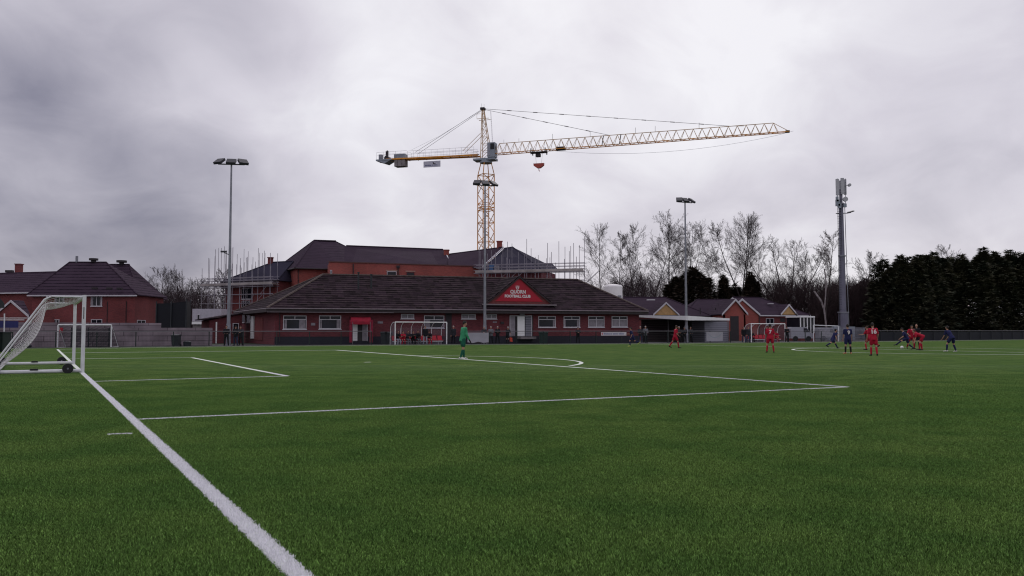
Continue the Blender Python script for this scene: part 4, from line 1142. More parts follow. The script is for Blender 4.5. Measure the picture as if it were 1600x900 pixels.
def J(u, z, side=0.0): return base + JD * u + JN * side + V((0, 0, z))
# tapered neck, slewing ring, platform
mb = MB()
for i in range(4):
    a = leg(i, ZT); c = base + (a - base - V((0, 0, ZT))) * .62 + V((0, 0, 28.3)); mb.tube(a, c, .09, n=4); mb.tube(leg(i, ZT), leg((i + 1) % 4, ZT), .07, n=4)
mb.build('neck', M_yel, CR)
mb = MB(); mb.tube(base + V((0, 0, 28.2)), base + V((0, 0, 28.6)), 1.0, n=16); mb.build('slewing_ring', M_cab, CR)
mb = MB(); a_ = math.atan2(JD.y, JD.x)
mb.box(J(-.1, 28.75), (3.6, 1.9, .3), a_); plat = mb.build('slewing_platform', M_cab, CR)
mb = MB()
for u in (-1.9, -1.2, 1.7):
    for s in (-.95, .95): mb.tube(J(u, 28.9, s), J(u, 30.0, s), .025, n=4)
for z in (29.5, 30.0):
    for s in (-.95, .95): mb.tube(J(-1.9, z, s), J(-.9, z, s), .025, n=4)
mb.build('guard_rail', M_steel, plat)
cabn = MB(); cabn.box(J(1.15, 30.15, .35), (1.25, 1.3, 2.35), a_); cab = cabn.build('cab', M_cab, CR)
mb = MB(); mb.frame_box(J(1.05, 30.2, 1.005), JD * .65, JN * .02, V((0, 0, .95))); mb.frame_box(J(1.78, 29.5, -.2), JD * .02, JN * 1.1, V((0, 0, 1.4))); mb.build('window', M_glass, cab)
mb = MB(); mb.frame_box(J(.56, 29.2, 1.005), JD * .4, JN * .03, V((0, 0, 1.9))); mb.build('door', M_steel, cab)
# tower head
mb = MB(); AX, AZ = -.55, 37.0
for s in (-.55, .55):
    mb.tube(J(-.75, 29, s), J(AX - .1, AZ, s * .35), .085, n=4); mb.tube(J(.85, 29, s), J(AX + .15, AZ, s * .35), .085, n=4)
    for k in range(7):
        t0 = k / 7; t1 = (k + 1) / 7
        pa = lambda t: J(-.75 + (AX - .1 + .75) * t, 29 + 8 * t, s * (1 - .65 * t)); pb = lambda t: J(.85 + (AX + .15 - .85) * t, 29 + 8 * t, s * (1 - .65 * t))
        mb.tube(pa(t0), pb(t1), .04, n=4); mb.tube(pa(t1), pb(t1), .035, n=4)
mb.build('tower_head', M_yelp, CR)
mb = MB(); mb.box(J(AX, AZ + .1), (.7, .8, .35), a_); mb.tube(J(AX - .25, AZ), J(AX - .25, AZ + 1.0), .02, n=4); mb.tube(J(AX + .2, AZ), J(AX + .2, AZ + .9), .02, n=4); mb.build('head_sheave', M_vent, CR)
mb = MB(); mb.tube(J(-1.4, 35.4, .5), J(.6, 35.4, .5), .05, n=4); mb.tube(J(-1.4, 35.4, -.5), J(.6, 35.4, -.5), .05, n=4); mb.tube(J(-1.4, 35.4, .5), J(-1.4, 36.2, .5), .03, n=4); mb.tube(J(-1.4, 36.2, .5), J(-.8, 36.2, .5), .03, n=4); mb.build('head_platform', M_yelp, CR)
mb = MB()
for s in (-.15, .15): mb.tube(J(1.25, 31, s + .4), J(.9, 36.6, s + .4), .02, n=4)
for k in range(16): mb.tube(J(1.25 - .35 * k / 16, 31 + 5.6 * k / 16, .25), J(1.25 - .35 * k / 16, 31 + 5.6 * k / 16, .55), .015, n=4)
mb.build('ladder', M_scaf, CR)
# jib
L1 = 44.7; nbay = 34; zb, zt = 29.55, 31.35
Jz = lambda u: zb + .55 * (u / L1)                   # slight rise
mb = MB(); us = [1.6 + (L1 - 1.6) * i / nbay for i in range(nbay + 1)]
for s in (-.62, .62): mb.tube(J(1.6, Jz(1.6), s), J(L1 + 1.6, Jz(L1), s * .6), .075, n=4)
for u in us: mb.tube(J(u, Jz(u), -.62), J(u, Jz(u), .62), .04, n=4)
for a, b in zip(us, us[1:]): mb.tube(J(a, Jz(a), -.62), J(b, Jz(b), .62), .03, n=4)
mb.build('jib_bottom_chords', M_yel, CR)
mb = MB(); top = [(a + b) / 2 for a, b in zip(us, us[1:])]
hj = lambda u: Jz(u) + 1.7 - .25 * (u / L1)
mb.tube(J(top[0], hj(top[0])), J(top[-1], hj(top[-1])), .06, n=4)
mb.tube(J(top[-1], hj(top[-1])), J(L1 + 1.5, Jz(L1) + .1), .05, n=4)
mb.build('jib_top_chord', M_yelp, CR)
mb = MB()
for a, b, t in zip(us, us[1:], top):
    for s in (-.62, .62):
        mb.tube(J(a, Jz(a), s), J(t, hj(t)), .034, n=4); mb.tube(J(t, hj(t)), J(b, Jz(b), s), .034, n=4)
mb.build('jib_lacing', M_yelp, CR)
mb = MB(); mb.box(J(L1 + 1.3, Jz(L1) + .05), (.6, .6, .25), a_); mb.build('tip_sheave', M_vent, CR)
for u in (3, 5.5, 11, 17, 24, 27, 33.5):
    mb = MB(); mb.tube(J(u, hj(u)), J(u, hj(u) + (.9 if u > 8 else .6)), .03, n=4); mb.build('lifeline_post', M_vent, CR)
mb = MB()
for u in (18.9, 21.6): mb.tube(J(u, Jz(u), .4), J(u + .2, hj(u), .1), .09, n=4)
mb.build('electrical_box', M_vent, CR)
# pendant ties
def cable(name, pts, r, m_=M_cable, joints=0):
    mb = MB(); mb.path(pts, r, 5)
    for i in range(joints):
        t = (i + 1) / (joints + 1); p = pts[0].lerp(pts[-1], t); d = (pts[-1] - pts[0]).normalized(); mb.tube(p - d * .35, p + d * .35, r * 2.1, n=5)
    return mb.build(name, m_, CR)
uA = (P(953, 207, 124).x - base.x) / JD.x; uB = (P(1140, 190, 120).x - base.x) / JD.x
cable('jib_tie', [J(AX + .2, AZ), J(uA, hj(uA))], .03, joints=5); cable('jib_tie', [J(AX + .2, AZ + .1), J(uB, hj(uB))], .03, joints=8)
cable('lifting_rope', [J(uB, hj(uB)), J(uB + 1.8, hj(uB) - .1)], .03)
for s in (-.6, .6):
    cable('counter_tie', [J(AX - .1, AZ, s * .3), J(-12.1, 30.6, s)], .03, M_steel); cable('counter_tie', [J(-.75, 33, s), J(-3.8, 30.3, s)], .04, M_yelp)
cable('power_cable', [J(-1, AZ - .2), J(-8, 33.2), J(-13, 31.2)], .012, M_cable)
dr = [J(10.5, Jz(10) - .1, .3)] + [J(10.5 + 36 * t, Jz(10) - 1.55 * (1 - (2 * t - 1) ** 2) - .1 + .4 * t, .3) for t in [i / 16 for i in range(1, 16)]] + [J(46.8, Jz(46), .3)]
cable('slack_cable', dr, .018, M_steel)
# counter jib
mb = MB()
for s in (-.65, .65): mb.tube(J(-1.2, 29.5, s), J(-17.3, 29.75, s), .16, n=4)
for k in range(11): mb.tube(J(-1.5 - k * 1.5, 29.5, -.65), J(-1.5 - k * 1.5, 29.5, .65), .05, n=4)
mb.build('counter_jib', M_yel, CR)
mb = MB(); mb.box(J(-9, 29.72), (15.5, .9, .05), a_); mb.build('walkway', M_yelp, CR)
mb = MB()
for s in (-.85, .85):
    for k in range(12): u = -1.8 - k * 1.05; mb.tube(J(u, 29.7, s), J(u, 30.8, s), .02, n=4)
    for z in (30.25, 30.8): mb.tube(J(-1.8, z, s), J(-13.5, z + .05, s), .02, n=4)
    for z in (30.4, 30.95): mb.tube(J(-13.5, z, s), J(-18.9, z, s), .02, n=4)
    for u in (-14.5, -15.5, -16.5, -17.7, -18.9): mb.tube(J(u, 29.8, s), J(u, 30.95, s), .02, n=4)
mb.build('guard_rail', M_scaf, CR)
mb = MB(); mb.box(J(-17.6, 29.65), (2.8, 1.9, .22), a_); mb.prism([J(-18.9, 29.55, -.9), J(-16.4, 29.55, -.9), J(-17.4, 29.05, -.9)], JN * 1.8); mb.build('rear_platform', M_cab, CR)
for k in range(3):
    mb = MB(); mb.box(J(-15.5 + k * .64, 29.0), (.58, 1.3, 1.05), a_); mb.build('counterweight', M_conc, CR)
mb = MB(); mb.box(J(-14.9, 30.15), (1.9, 1.3, .75), a_); mb.build('winch_housing', M_cab, CR)
mb = MB(); mb.tube(J(-17.3, 30.0, -.6), J(-17.3, 30.0, .6), .38, n=12); mb.box(J(-17.4, 30.75), (.35, .4, .9), a_); mb.ball(J(-17.35, 31.2), .2); mb.build('winch', M_vent, CR)
mb = MB(); mb.box(J(-18.5, 30.3), (.5, .8, .8), a_); mb.build('control_box', M_steel, CR)
# company board under the counter jib
sb = MB(); sb.frame_box(J(-10.5, 27.95, .75), JD * 2.95, JN * .05, V((0, 0, 1.0))); brd = sb.build('sign_board', mat('board_pale', (.42, .42, .5), .5, var=.05), CR)
mb = MB()
xx = .3
for wd in (.24, .2, .16, .22, .14, .2, .1, 0, .18, 0, .22, .16, .2, .18):
    if wd: mb.frame_box(J(-10.5 + xx, 28.18, .801), JD * (wd * .62), JN * .004, V((0, 0, .17)))
    xx += (wd or .1) * .78 + .02
mb.build('sign_text_strip', mat('board_blue', (.05, .06, .16), .5, var=0), brd)
mb = MB(); mb.prism([J(-8.9, 28.8, .801), J(-8.75, 28.75, .801), J(-8.55, 28.52, .801), J(-8.3, 28.55, .801), J(-8.5, 28.38, .801), J(-8.8, 28.45, .801)], JN * .004); mb.build('sign_emblem', M_vent, brd)
# trolley and hook
uT = (P(842, 235, 127.5).x - base.x) / JD.x
mb = MB(); zt_ = Jz(uT)
mb.box(J(uT, zt_ - .25), (2.6, 1.1, .12), a_)
for d in (-1.15, 1.15):
    for s in (-.55, .55): mb.tube(J(uT + d, zt_ - .55, s), J(uT + d, zt_ + .35, s), .1, n=6)
mb.box(J(uT - .1, zt_ - .7), (.7, .6, .5), a_); mb.build('trolley', M_vent, CR)
mb = MB()
for d in (-.75, .75): mb.tube(J(uT + d * .8, zt_ - .4), J(uT + d * .55, zt_ - 1.95), .02, n=4)
mb.build('hoist_rope', M_cable, CR)
mb = MB(); mb.prism([J(uT - .85, zt_ - 2.0, .25), J(uT + .85, zt_ - 2.0, .25), J(uT + .8, zt_ - 2.35, .25), J(uT + .25, zt_ - 2.75, .25), J(uT - .25, zt_ - 2.75, .25), J(uT - .8, zt_ - 2.35, .25)], JN * -.5)
mb.tube(J(uT, zt_ - 2.7), J(uT, zt_ - 3.1), .06, n=6); mb.tube(J(uT, zt_ - 3.1), J(uT + .15, zt_ - 3.25), .06, n=6); mb.build('hook_block', mat('hook_red', (.34, .06, .045), .5), CR)
mb = MB(); u = (P(876, 230, 126.6).x - base.x) / JD.x; mb.box(J(u, Jz(u) + .1), (1.4, 1.0, .45), a_); mb.build('second_trolley', M_vent, CR)

# ------------------------------------------------------------------ floodlights
def floodlight(px, Y, py_top, label, yaw, lamp_w=.86, cctv=None, arm=1.15):
    b = G(px, Y); zt = P(px, py_top, Y).z
    t = thing('floodlight_mast', label, 'floodlight', b, group='floodlight masts along the far touchline')
    mb = MB(); mb.tube(b, b + V((0, 0, zt * .12)), .22, .19, n=12); mb.tube(b + V((0, 0, zt * .12)), b + V((0, 0, zt * .45)), .16, .12, n=12); mb.tube(b + V((0, 0, zt * .45)), b + V((0, 0, zt)), .12, .075, n=12); mb.build('pole', M_steel, t, smooth=False)
    mb = MB(); mb.tube(b, b + V((0, 0, .06)), .4, n=12); mb.build('base_plate', M_steel, t)
    ca, sa = math.cos(yaw), math.sin(yaw); r = V((ca, sa, 0)); f = V((sa, -ca, 0))
    top = b + V((0, 0, zt))
    mb = MB(); mb.tube(top - r * arm - V((0, 0, .05)), top + r * arm - V((0, 0, .05)), .06, n=6); mb.build('cross_arm', M_lampbody, t)
    for k in (-1, 0, 1):
        c = top + r * (k * (arm - .12)) + V((0, 0, .18)) + f * .1
        tw = r * math.cos(R(30 * k)) + f * math.sin(R(30 * k) * -1); tw.normalize()
        ff_ = V((0, 0, 1)).cross(tw); 
        if ff_.dot(f) < 0: ff_ = -ff_
        dn = (ff_ * .80 + V((0, 0, -.60))).normalized()          # the long edge of the lamp body, nearly level
        nn = tw.cross(dn)
        if nn.z < 0: nn = -nn
        mb = MB(); mb.frame_box(c - tw * lamp_w / 2 - dn * .36 - nn * .1, tw * lamp_w, dn * .74, nn * .22); lb = mb.build('lamp', M_lampbody, t)
        mb = MB(); mb.frame_box(c - tw * lamp_w * .44 - dn * .31 - nn * .115, tw * lamp_w * .88, dn * .64, nn * .013); mb.build('lamp_glass', M_lens, lb)
    if cctv:
        q = b + V((0, 0, P(px, cctv, Y).z)); mb = MB(); mb.tube(q - V((0, 0, .25)), q - V((.5, 0, .05)), .04, n=5); mb.box(q - V((.55, 0, -.05)), (.5, .25, .14)); mb.build('area_light', M_lampbody, t)
    return t
floodlight(357, 73.2, 256, 'tallest looking floodlight mast at left, in front of the scaffolded house', R(8), .82, cctv=394, arm=1.15)
floodlight(757.5, 81.5, 289, 'floodlight mast in front of the clubhouse, its lamps overlapping the crane tower', R(18), .70, arm=.98)
floodlight(1072.5, 92.5, 315.5, 'floodlight mast at right rising from beside the canopy shelter', R(22), .68, arm=.95)

# ------------------------------------------------------------------ telecom mast
Yt = 115.0; b = G(1318, Yt); T_ = thing('telecom_mast', 'grey telecom mast topped by antennas above the bare trees at right', 'mast', b)
zz = lambda py: P(1318, py, Yt).z
mb = MB(); mb.tube(b, b + V((0, 0, zz(488))), .68, .64, n=14); mb.tube(b + V((0, 0, zz(488))), b + V((0, 0, zz(400))), .45, .40, n=14); mb.tube(b + V((0, 0, zz(400))), b + V((0, 0, zz(318))), .38, .31, n=14); mb.tube(b + V((0, 0, zz(318))), b + V((0, 0, zz(296))), .22, .18, n=10)
mb.build('pole', mat('mast_grey', (.14, .135, .185), .5, .3, var=.15, scale=1), T_)
for py in (488, 400, 318):
    mb = MB(); mb.tube(b + V((0, 0, zz(py) - .08)), b + V((0, 0, zz(py) + .08)), .78 if py == 488 else .52 - (.1 if py == 318 else 0), n=14); mb.build('flange', M_steel, T_)
mb = MB(); xl = P(1310.6, 400, Yt).x
for dx in (-.22, .22): mb.tube(V((xl + dx, Yt - .3, .5)), V((xl + dx + .1, Yt - .3, zz(312))), .04, n=4)
for k in range(56): z = .5 + k * (zz(312) - .5) / 56; mb.tube(V((xl - .2, Yt - .3, z)), V((xl + .3, Yt - .3, z)), .025, n=4)
mb.build('ladder', M_dark, T_)
mb = MB(); xr = P(1321.2, 400, Yt).x; mb.tube(V((xr + .15, Yt - .3, .5)), V((xr - .1, Yt - .3, zz(318))), .05, n=4); mb.build('cable_run', M_steel, T_)
M_ant = mat('antenna_grey', (.36, .36, .4), .5, var=.08)
for (x0, x1, y0, y1, dy) in ((1306.8, 1311, 279.5, 305, -.4), (1314.5, 1319, 278, 303, -.5), (1319.2, 1322.4, 280, 304, .3), (1312, 1314, 282, 303, .5)):
    a = P(x0, y1, Yt + dy); c = P(x1, y0, Yt + dy); mb = MB(); mb.frame_box((a.x, a.y, a.z), (c.x - a.x, 0, 0), (0, .2, 0), (0, 0, c.z - a.z)); mb.build('antenna_panel', M_ant, T_)
mb = MB()
for py in (284, 300): mb.tube(P(1307, py, Yt - .1), P(1322, py, Yt - .1), .05, n=5)
for px in (1308.5, 1316, 1321): mb.tube(P(px, 279, Yt), P(px, 322, Yt), .045, n=5)
mb.build('antenna_frame', M_steel, T_)
q = P(1321.5, 311, Yt - .8); mb = MB(); mb.tube(q, q + V((.0, .3, 0)), .34, n=16); mb.build('dish', M_ant, T_)
q = P(1327.5, 289, Yt - .4); mb = MB(); mb.tube(P(1322, 290, Yt - .3), q, .05, n=5); mb.tube(q - V((0, .1, 0)), q + V((0, .2, 0)), .22, n=12); mb.build('dish', M_ant, T_)
for (px, py, w_, h_) in ((1309, 317, .55, .9), (1311.5, 322, .4, .6), (1320, 321, .4, .5), (1308, 311, .3, .7)):
    q = P(px, py, Yt - .5); mb = MB(); mb.box(q, (w_, .35, h_)); mb.build('radio_unit', M_cab, T_)
mb = MB(); mb.tube(P(1306, 333.5, Yt), P(1325, 333, Yt - .2), .06, n=5); mb.tube(P(1325, 333, Yt - .2), P(1330, 332, Yt - .4), .05, n=5); mb.frame_box(P(1326, 333, Yt - .5), P(1335, 330.5, Yt - .5) - P(1326, 333, Yt - .5), (0, .5, .1), (0, 0, .14)); mb.build('lamp_bracket', M_lampbody, T_)
mb = MB()
for px, w_, h_ in ((1306.5, .9, 2.0), (1330, .8, 1.9), (1297, .7, 1.3)): q = G(px, Yt - 1.6); mb2 = MB(); mb2.box((q.x, q.y, h_ / 2), (w_, .7, h_)); mb2.build('cabinet', M_cab, T_)

# ------------------------------------------------------------------ near goal
gn = thing('football_goal', 'full size white wheeled goal with sloping net at the left edge', 'goal', GOALC)
UPZ = V((0, 0, 1)); HG = 2.46; BK = -VDIR
for Pp in (POST_N, POST_F):
    mb = MB(); mb.tube(Pp, Pp + UPZ * (HG + .06), (.065, .06), n=12, side=GDIR); mb.build('post', M_goal, gn)
mb = MB(); mb.tube(POST_N + UPZ * HG, POST_F + UPZ * HG, .062, n=12); mb.build('crossbar', M_goal, gn)
BT = 1.05; BB = 2.35
sides = []
for Pp in (POST_N, POST_F):
    a = Pp + UPZ * HG; b_ = a + BK * BT; c_ = Pp + BK * (BB + .2) + UPZ * .14
    mb = MB(); cor = b_ + (c_ - b_).normalized() * .12; cor2 = b_ - BK * .12
    mb.tube(a, cor2, .03, n=8); mb.tube(cor2, cor, .03, n=8); mb.tube(cor, c_, .032, n=8); mb.build('side_stanchion', M_goal, gn)
    mb = MB(); mb.tube(Pp + UPZ * .09, Pp + BK * (BB + .1) + UPZ * .09, .058, n=8); mb.build('ground_bar', M_goal, gn)
    mb = MB(); q = Pp + BK * 1.35 + UPZ * .15; mb.box(q, (.22, .12, .05), math.atan2(VDIR.y, VDIR.x)); mb.build('net_clip', M_black, gn)
    for d in (.42, BB + .05):
        out = -GDIR * .13 if Pp is POST_N else GDIR * .13
        q = Pp + BK * d + out + UPZ * .165
        mb = MB(); mb.tube(q - GDIR * .045, q + GDIR * .045, .16, n=18); wh = mb.build('wheel', M_black, gn)
        mb = MB(); mb.tube(q - GDIR * .052, q + GDIR * .052, .03, n=8); mb.build('hub', M_steel, wh)
    sides.append((a, b_, c_))
mb = MB(); mb.tube(POST_N + BK * BB + UPZ * .09, POST_F + BK * BB + UPZ * .09, .05, n=8); mb.build('rear_ground_bar', M_goal, gn)
# net: a sagging sheet from the crossbar back over the stanchions and down to the rear bar, with short side returns
def netpt(s, t):
    """s across the goal 0..1, t from crossbar 0 to ground 1"""
    a = sides[0][0].lerp(sides[1][0], s)
    edge = min(s, 1 - s) * 2
    sagT = .38 * (1 - (1 - edge) ** 3)
    if t < .28:
        k = t / .28; p = a + BK * BT * k * 1.0; return p - UPZ * (sagT * math.sin(k * math.pi / 2) * .85) + BK * 0
    k = (t - .28) / .72
    top = a + BK * BT - UPZ * (sagT * .85); bot = a + BK * (BB + .1); bot = V((bot.x, bot.y, .06))
    p = top.lerp(bot, k)
    return p - BK * (.36 * math.sin(k * math.pi) * (1 - (1 - edge) ** 3) * .9) - UPZ * (.1 * math.sin(k * math.pi))
mb = MB(); NS, NT = 60, 34
grid = [[netpt(i / NS, j / NT) for j in range(NT + 1)] for i in range(NS + 1)]
for i in range(NS):
    for j in range(NT):
        # diamond mesh
        if (i + j) % 2 == 0: mb.tube(grid[i][j], grid[i + 1][j + 1], .0048, n=3, caps=False)
        else: mb.tube(grid[i + 1][j], grid[i][j + 1], .0048, n=3, caps=False)
net = mb.build('net', M_net, gn)
mb = MB(); mb.tube(sides[0][0] + BK * BT, sides[1][0] + BK * BT, .02, n=6); mb.build('net_bar', M_goal, gn)
# lettering strip on the near post
mb = MB(); mb.frame_box(POST_N + UPZ * 1.75 + V((.015, -.066, 0)), (.025, 0, 0), (0, .003, 0), (0, 0, .38)); mb.build('post_mark', M_dark, gn)

# ------------------------------------------------------------------ small goal by the far wall
sgY = 64.3; sg2 = thing('football_goal', 'small white training goal with dark net against the grey wall', 'goal', G(132, sgY))
a, c_ = G(90.5, 63.6), G(174, 65.2); zg = P(130, 507.5, sgY).z
for q in (a, c_):
    mb = MB(); mb.tube(q, q + UPZ * zg, .05, n=8); mb.build('post', M_goal, sg2)
mb = MB(); mb.tube(a + UPZ * zg, c_ + UPZ * zg, .055, n=8); mb.build('crossbar', M_goal, sg2)
mb = MB()
for q in (a, c_):
    mb.tube(q + UPZ * zg, q + V((0, 1.2, .05)), .025, n=6); mb.tube(q + UPZ * .05, q + V((0, 1.2, .05)), .025, n=6)
mb.build('stanchion', M_goal, sg2)
mb = MB(); n_ = 44
for i in range(n_ + 1):
    p = a.lerp(c_, i / n_); mb.tube(p + UPZ * zg, p + V((0, .75, zg * .55)), .010, n=3, caps=False); mb.tube(p + V((0, .75, zg * .55)), p + V((0, 1.2, .05)), .010, n=3, caps=False)
for j in range(16):
    z = zg * (1 - j / 16); y = .02 + 1.15 * (j / 16); mb.tube(a + V((0, y, z)), c_ + V((0, y, z)), .010, n=3, caps=False)
mb.build('net', M_netd, sg2)
mb = MB(); q = P(95.5, 515.5, 64.6); mb.box(q, (.3, .03, .38)); tag(mb.build('wall_notice', M_red), 'small red notice beside the left post of the small goal', 'notice')
# dark mesh benches/cage behind it
cg = thing('equipment_cage', 'black mesh equipment cage standing inside the small training goal', 'cage', G(143, 65.9))
mb = MB(); c0 = G(112, 65.4); c1 = G(171, 66.6)
for i in range(40):
    p = c0.lerp(c1, i / 39); mb.tube(p + UPZ * .02, p + UPZ * (1.58), .014, n=4)
for j in range(12): mb.tube(c0 + UPZ * (.05 + j * .139), c1 + UPZ * (.05 + j * .139), .014, n=4)
mb.build('mesh', M_dark, cg)
for k in (0, .45, 1.0): mb = MB(); p = c0.lerp(c1, k); mb.tube(p, p + UPZ * 1.62, .05, n=4); mb.build('post', M_dark, cg)

# ------------------------------------------------------------------ bins and small things
def wheelie(px, Y, h, col, label, w_=.58):
    q = G(px, Y); t = thing('wheelie_bin', label, 'bin', q)
    mb = MB(); k = h / 1.07
    mb.prism([q + V((-w_ * .42, -.28 * k, .05)), q + V((w_ * .42, -.28 * k, .05)), q + V((w_ * .5, -.35 * k, h * .93)), q + V((-w_ * .5, -.35 * k, h * .93))], (0, .66 * k, 0)); mb.build('body', col, t)
    mb = MB(); mb.prism([q + V((-w_ * .54, -.4 * k, h * .93)), q + V((-w_ * .54, .4 * k, h * .93)), q + V((-w_ * .54, .4 * k, h)), q + V((-w_ * .54, 0, h * 1.03)), q + V((-w_ * .54, -.4 * k, h * .97))], (w_ * 1.08, 0, 0)); mb.build('lid', col, t)
    for s in (-1, 1): mb = MB(); mb.tube(q + V((s * w_ * .45, .3, .1)), q + V((s * w_ * .52, .3, .1)), .1, n=10); mb.build('wheel', M_black, t)
M_bing = mat('bin_green', (.015, .03, .028), .5, var=.1)
wheelie(275.5, 70.2, 1.0, M_dark, 'black wheelie bin against the grey wall, left of the low round tub', .62)
wheelie(600.5, 78.5, 1.22, M_dark, 'black wheelie bin at the left end of the dugout beside the red awning', .62)
wheelie(608, 78.5, 1.22, M_dark, 'black wheelie bin touching the left dugout, right one of its pair', .62)
wheelie(849, 84, 1.2, M_bing, 'dark green wheelie bin under the clubhouse window right of the double doors', .9)
q = G(293, 70.5); tb = MB(); tb.tube(q, q + UPZ * .38, .3, .34, n=12); tb.ball(q + UPZ * .38, (.33, .33, .1)); tag(tb.build('tub', M_dark), 'low round black tub on the ground by the wall post', 'tub')
M_bag = mat('sports_bag_black', (.02, .02, .03), .7)
for px, Y, w_, lab in ((14.5, 66.0, .7, None),):
    pass
kb = MB(); q = G(36, 64.8); kb.ball(q + UPZ * .2, (.45, .25, .22)); kb.ball(q + V((.45, 0, .14)), (.3, .2, .16)); tag(kb.build('kit_bag', M_bag), 'dark kit bag lying on the ground behind the near goal net', 'bag')

# ------------------------------------------------------------------ dugouts
mp, ntp, bp_ = new_mat('polycarbonate')
ntp.nodes.remove(bp_); outn = ntp.nodes['Material Output']
trn = ntp.nodes.new('ShaderNodeBsdfTransparent'); trn.inputs['Color'].default_value = (.86, .85, .88, 1)
dif = ntp.nodes.new('ShaderNodeBsdfPrincipled'); dif.inputs['Base Color'].default_value = (.35, .33, .38, 1); dif.inputs['Roughness'].default_value = .25
mxs = ntp.nodes.new('ShaderNodeMixShader'); mxs.inputs['Fac'].default_value = .16
ntp.links.new(trn.outputs[0], mxs.inputs[1]); ntp.links.new(dif.outputs[0], mxs.inputs[2]); ntp.links.new(mxs.outputs[0], outn.inputs[0])
M_poly = mp
def dugout(pxa, pxb, Ya, Yb, py_top, nseat, label, seats):
    a, b = G(pxa, Ya), G(pxb, Yb); f = Fac(a, b); Lw = (b - a).length; h = f.pt(pxa, py_top).z
    t = thing('dugout', label, 'dugout', (a + b) / 2)
    mb = MB()
    for u in (0, Lw): mb.tube(f.at(u, 0), f.at(u, h), .055, n=8)
    mb.tube(f.at(0, h), f.at(Lw, h), .055, n=8); mb.build('front_frame', M_white, t)
    prof = [(0, h)] + [(-.25 - 1.0 * math.sin(k * math.pi / 2 / 6), h - .75 + .75 * math.cos(k * math.pi / 2 / 6)) for k in range(7)] + [(-1.28, .95)]
    for k in range(6):
        u = Lw * k / 5; mb = MB(); mb.path([f.at(u, z, o) for o, z in prof] + [f.at(u, 0, -1.3)], .028, 6); mb.build('rib', M_white, t)
    mb = MB()
    for (o0, za), (o1, z1) in zip(prof, prof[1:]): mb.quad(f.at(0, za, o0), f.at(Lw, za, o0), f.at(Lw, z1, o1), f.at(0, z1, o1))
    mb.build('clear_shell', M_poly, t)
    for u in (0, Lw):
        mb = MB(); mb.add([f.at(u, .05, -.0)] + [f.at(u, z, o) for o, z in prof] + [f.at(u, .05, -1.28)], [tuple(range(len(prof) + 2))]); mb.build('end_panel', M_poly, t)
    mb = MB(); f.urect(mb, .03, .04, Lw - .03, .5, -1.33, -1.3); mb.build('kick_board', mat('pale_board', (.22, .21, .25), .6), t)
    mb = MB(); f.urect(mb, .1, .30, Lw - .1, .36, -.95, -.6); mb.build('bench_rail', M_goal, t)
    for k in range(nseat):
        u = (k + .5) * Lw / nseat; w_ = Lw / nseat * .40
        mb = MB(); f.urect(mb, u - w_, .40, u + w_, .46, -1.0, -.58)
        mb.prism([f.at(u - w_, .46, -1.0), f.at(u - w_, .46, -.94), f.at(u - w_, .86, -1.06), f.at(u - w_, .86, -1.12)], f.u * 2 * w_); mb.build('seat', M_red, t)
    for k in range(3):
        mb = MB(); u = Lw * (.1 + .4 * k); mb.tube(f.at(u, 0, -.78), f.at(u, .31, -.78), .03, n=6); mb.build('seat_leg', M_goal, t)
    return t, f, Lw, h
dgL, dfL, dLL, dhL = dugout(617.5, 698, 76.8, 79.4, 503.3, 9, 'left dugout with seated substitutes under a clear curved roof before the clubhouse', None)
dgR, dfR, dLR, dhR = dugout(1174, 1226.5, 93.2, 95.0, 505.8, 8, 'right dugout with clear curved roof in front of the bungalows', None)

# ------------------------------------------------------------------ pitch-side rail fence
fe = thing('rail_fence', 'long dark green post and rail fence round the pitch with steel top rail', 'fence', G(300, 69))
gaps = [(607, 699.5), (1166, 1228.5)]
def path_len(px0, px1, step):
    pts = [px0]; 
    px = px0
    while px < px1:
        q = G(px, fence_Y(px)); lo, hi = px, px + 200
        for _ in range(30):
            mid = (lo + hi) / 2
            if (G(mid, fence_Y(mid)) - q).length < step: lo = mid
            else: hi = mid
        px = hi; pts.append(px)
    return pts
PXS = path_len(20, 1352, 2.85)
HF = 1.27
def in_gap(p): return any(a < p < b for a, b in gaps)
for p in PXS:
    if in_gap(p): continue
    q = G(p, fence_Y(p)); mb = MB(); mb.box(q + UPZ * HF / 2, (.075, .075, HF), R(27)); mb.build('post', M_postg, fe)
rail = MB(); wires = MB()
for p0_, p1_ in zip(PXS, PXS[1:]):
    if in_gap(p0_) or in_gap(p1_) or in_gap((p0_ + p1_) / 2): continue
    a, b = G(p0_, fence_Y(p0_)), G(p1_, fence_Y(p1_))
    rail.tube(a + UPZ * (HF + .03), b + UPZ * (HF + .03), .032, n=6)
    d = (b - a); L_ = d.length; d.normalize()
    for k in range(int(L_ / .1)): wires.add([a + d * (k * .1) + UPZ * .05, a + d * (k * .1 + .006) + UPZ * .05, a + d * (k * .1 + .006) + UPZ * HF, a + d * (k * .1) + UPZ * HF], [(0, 1, 2, 3)])
    for z in (.06, .26, .46, .66, .86, 1.06, 1.25): wires.add([a + UPZ * z, b + UPZ * z, b + UPZ * (z + .008), a + UPZ * (z + .008)], [(0, 1, 2, 3)])
rail.build('top_rail', M_rail, fe); wires.build('mesh_infill', M_postg, fe)
fe2 = thing('rail_fence', 'stretch of pitch fence with dark windbreak sheeting below the conifer hedge', 'fence', G(1480, 110))
PX2 = path_len(PXS[-1], 1880, 2.85)
rail = MB(); sheet = MB()
for p in PX2:
    q = G(p, fence_Y(p)); mb = MB(); mb.box(q + UPZ * HF / 2, (.06, .06, HF), R(27)); mb.build('post', M_dark, fe2)
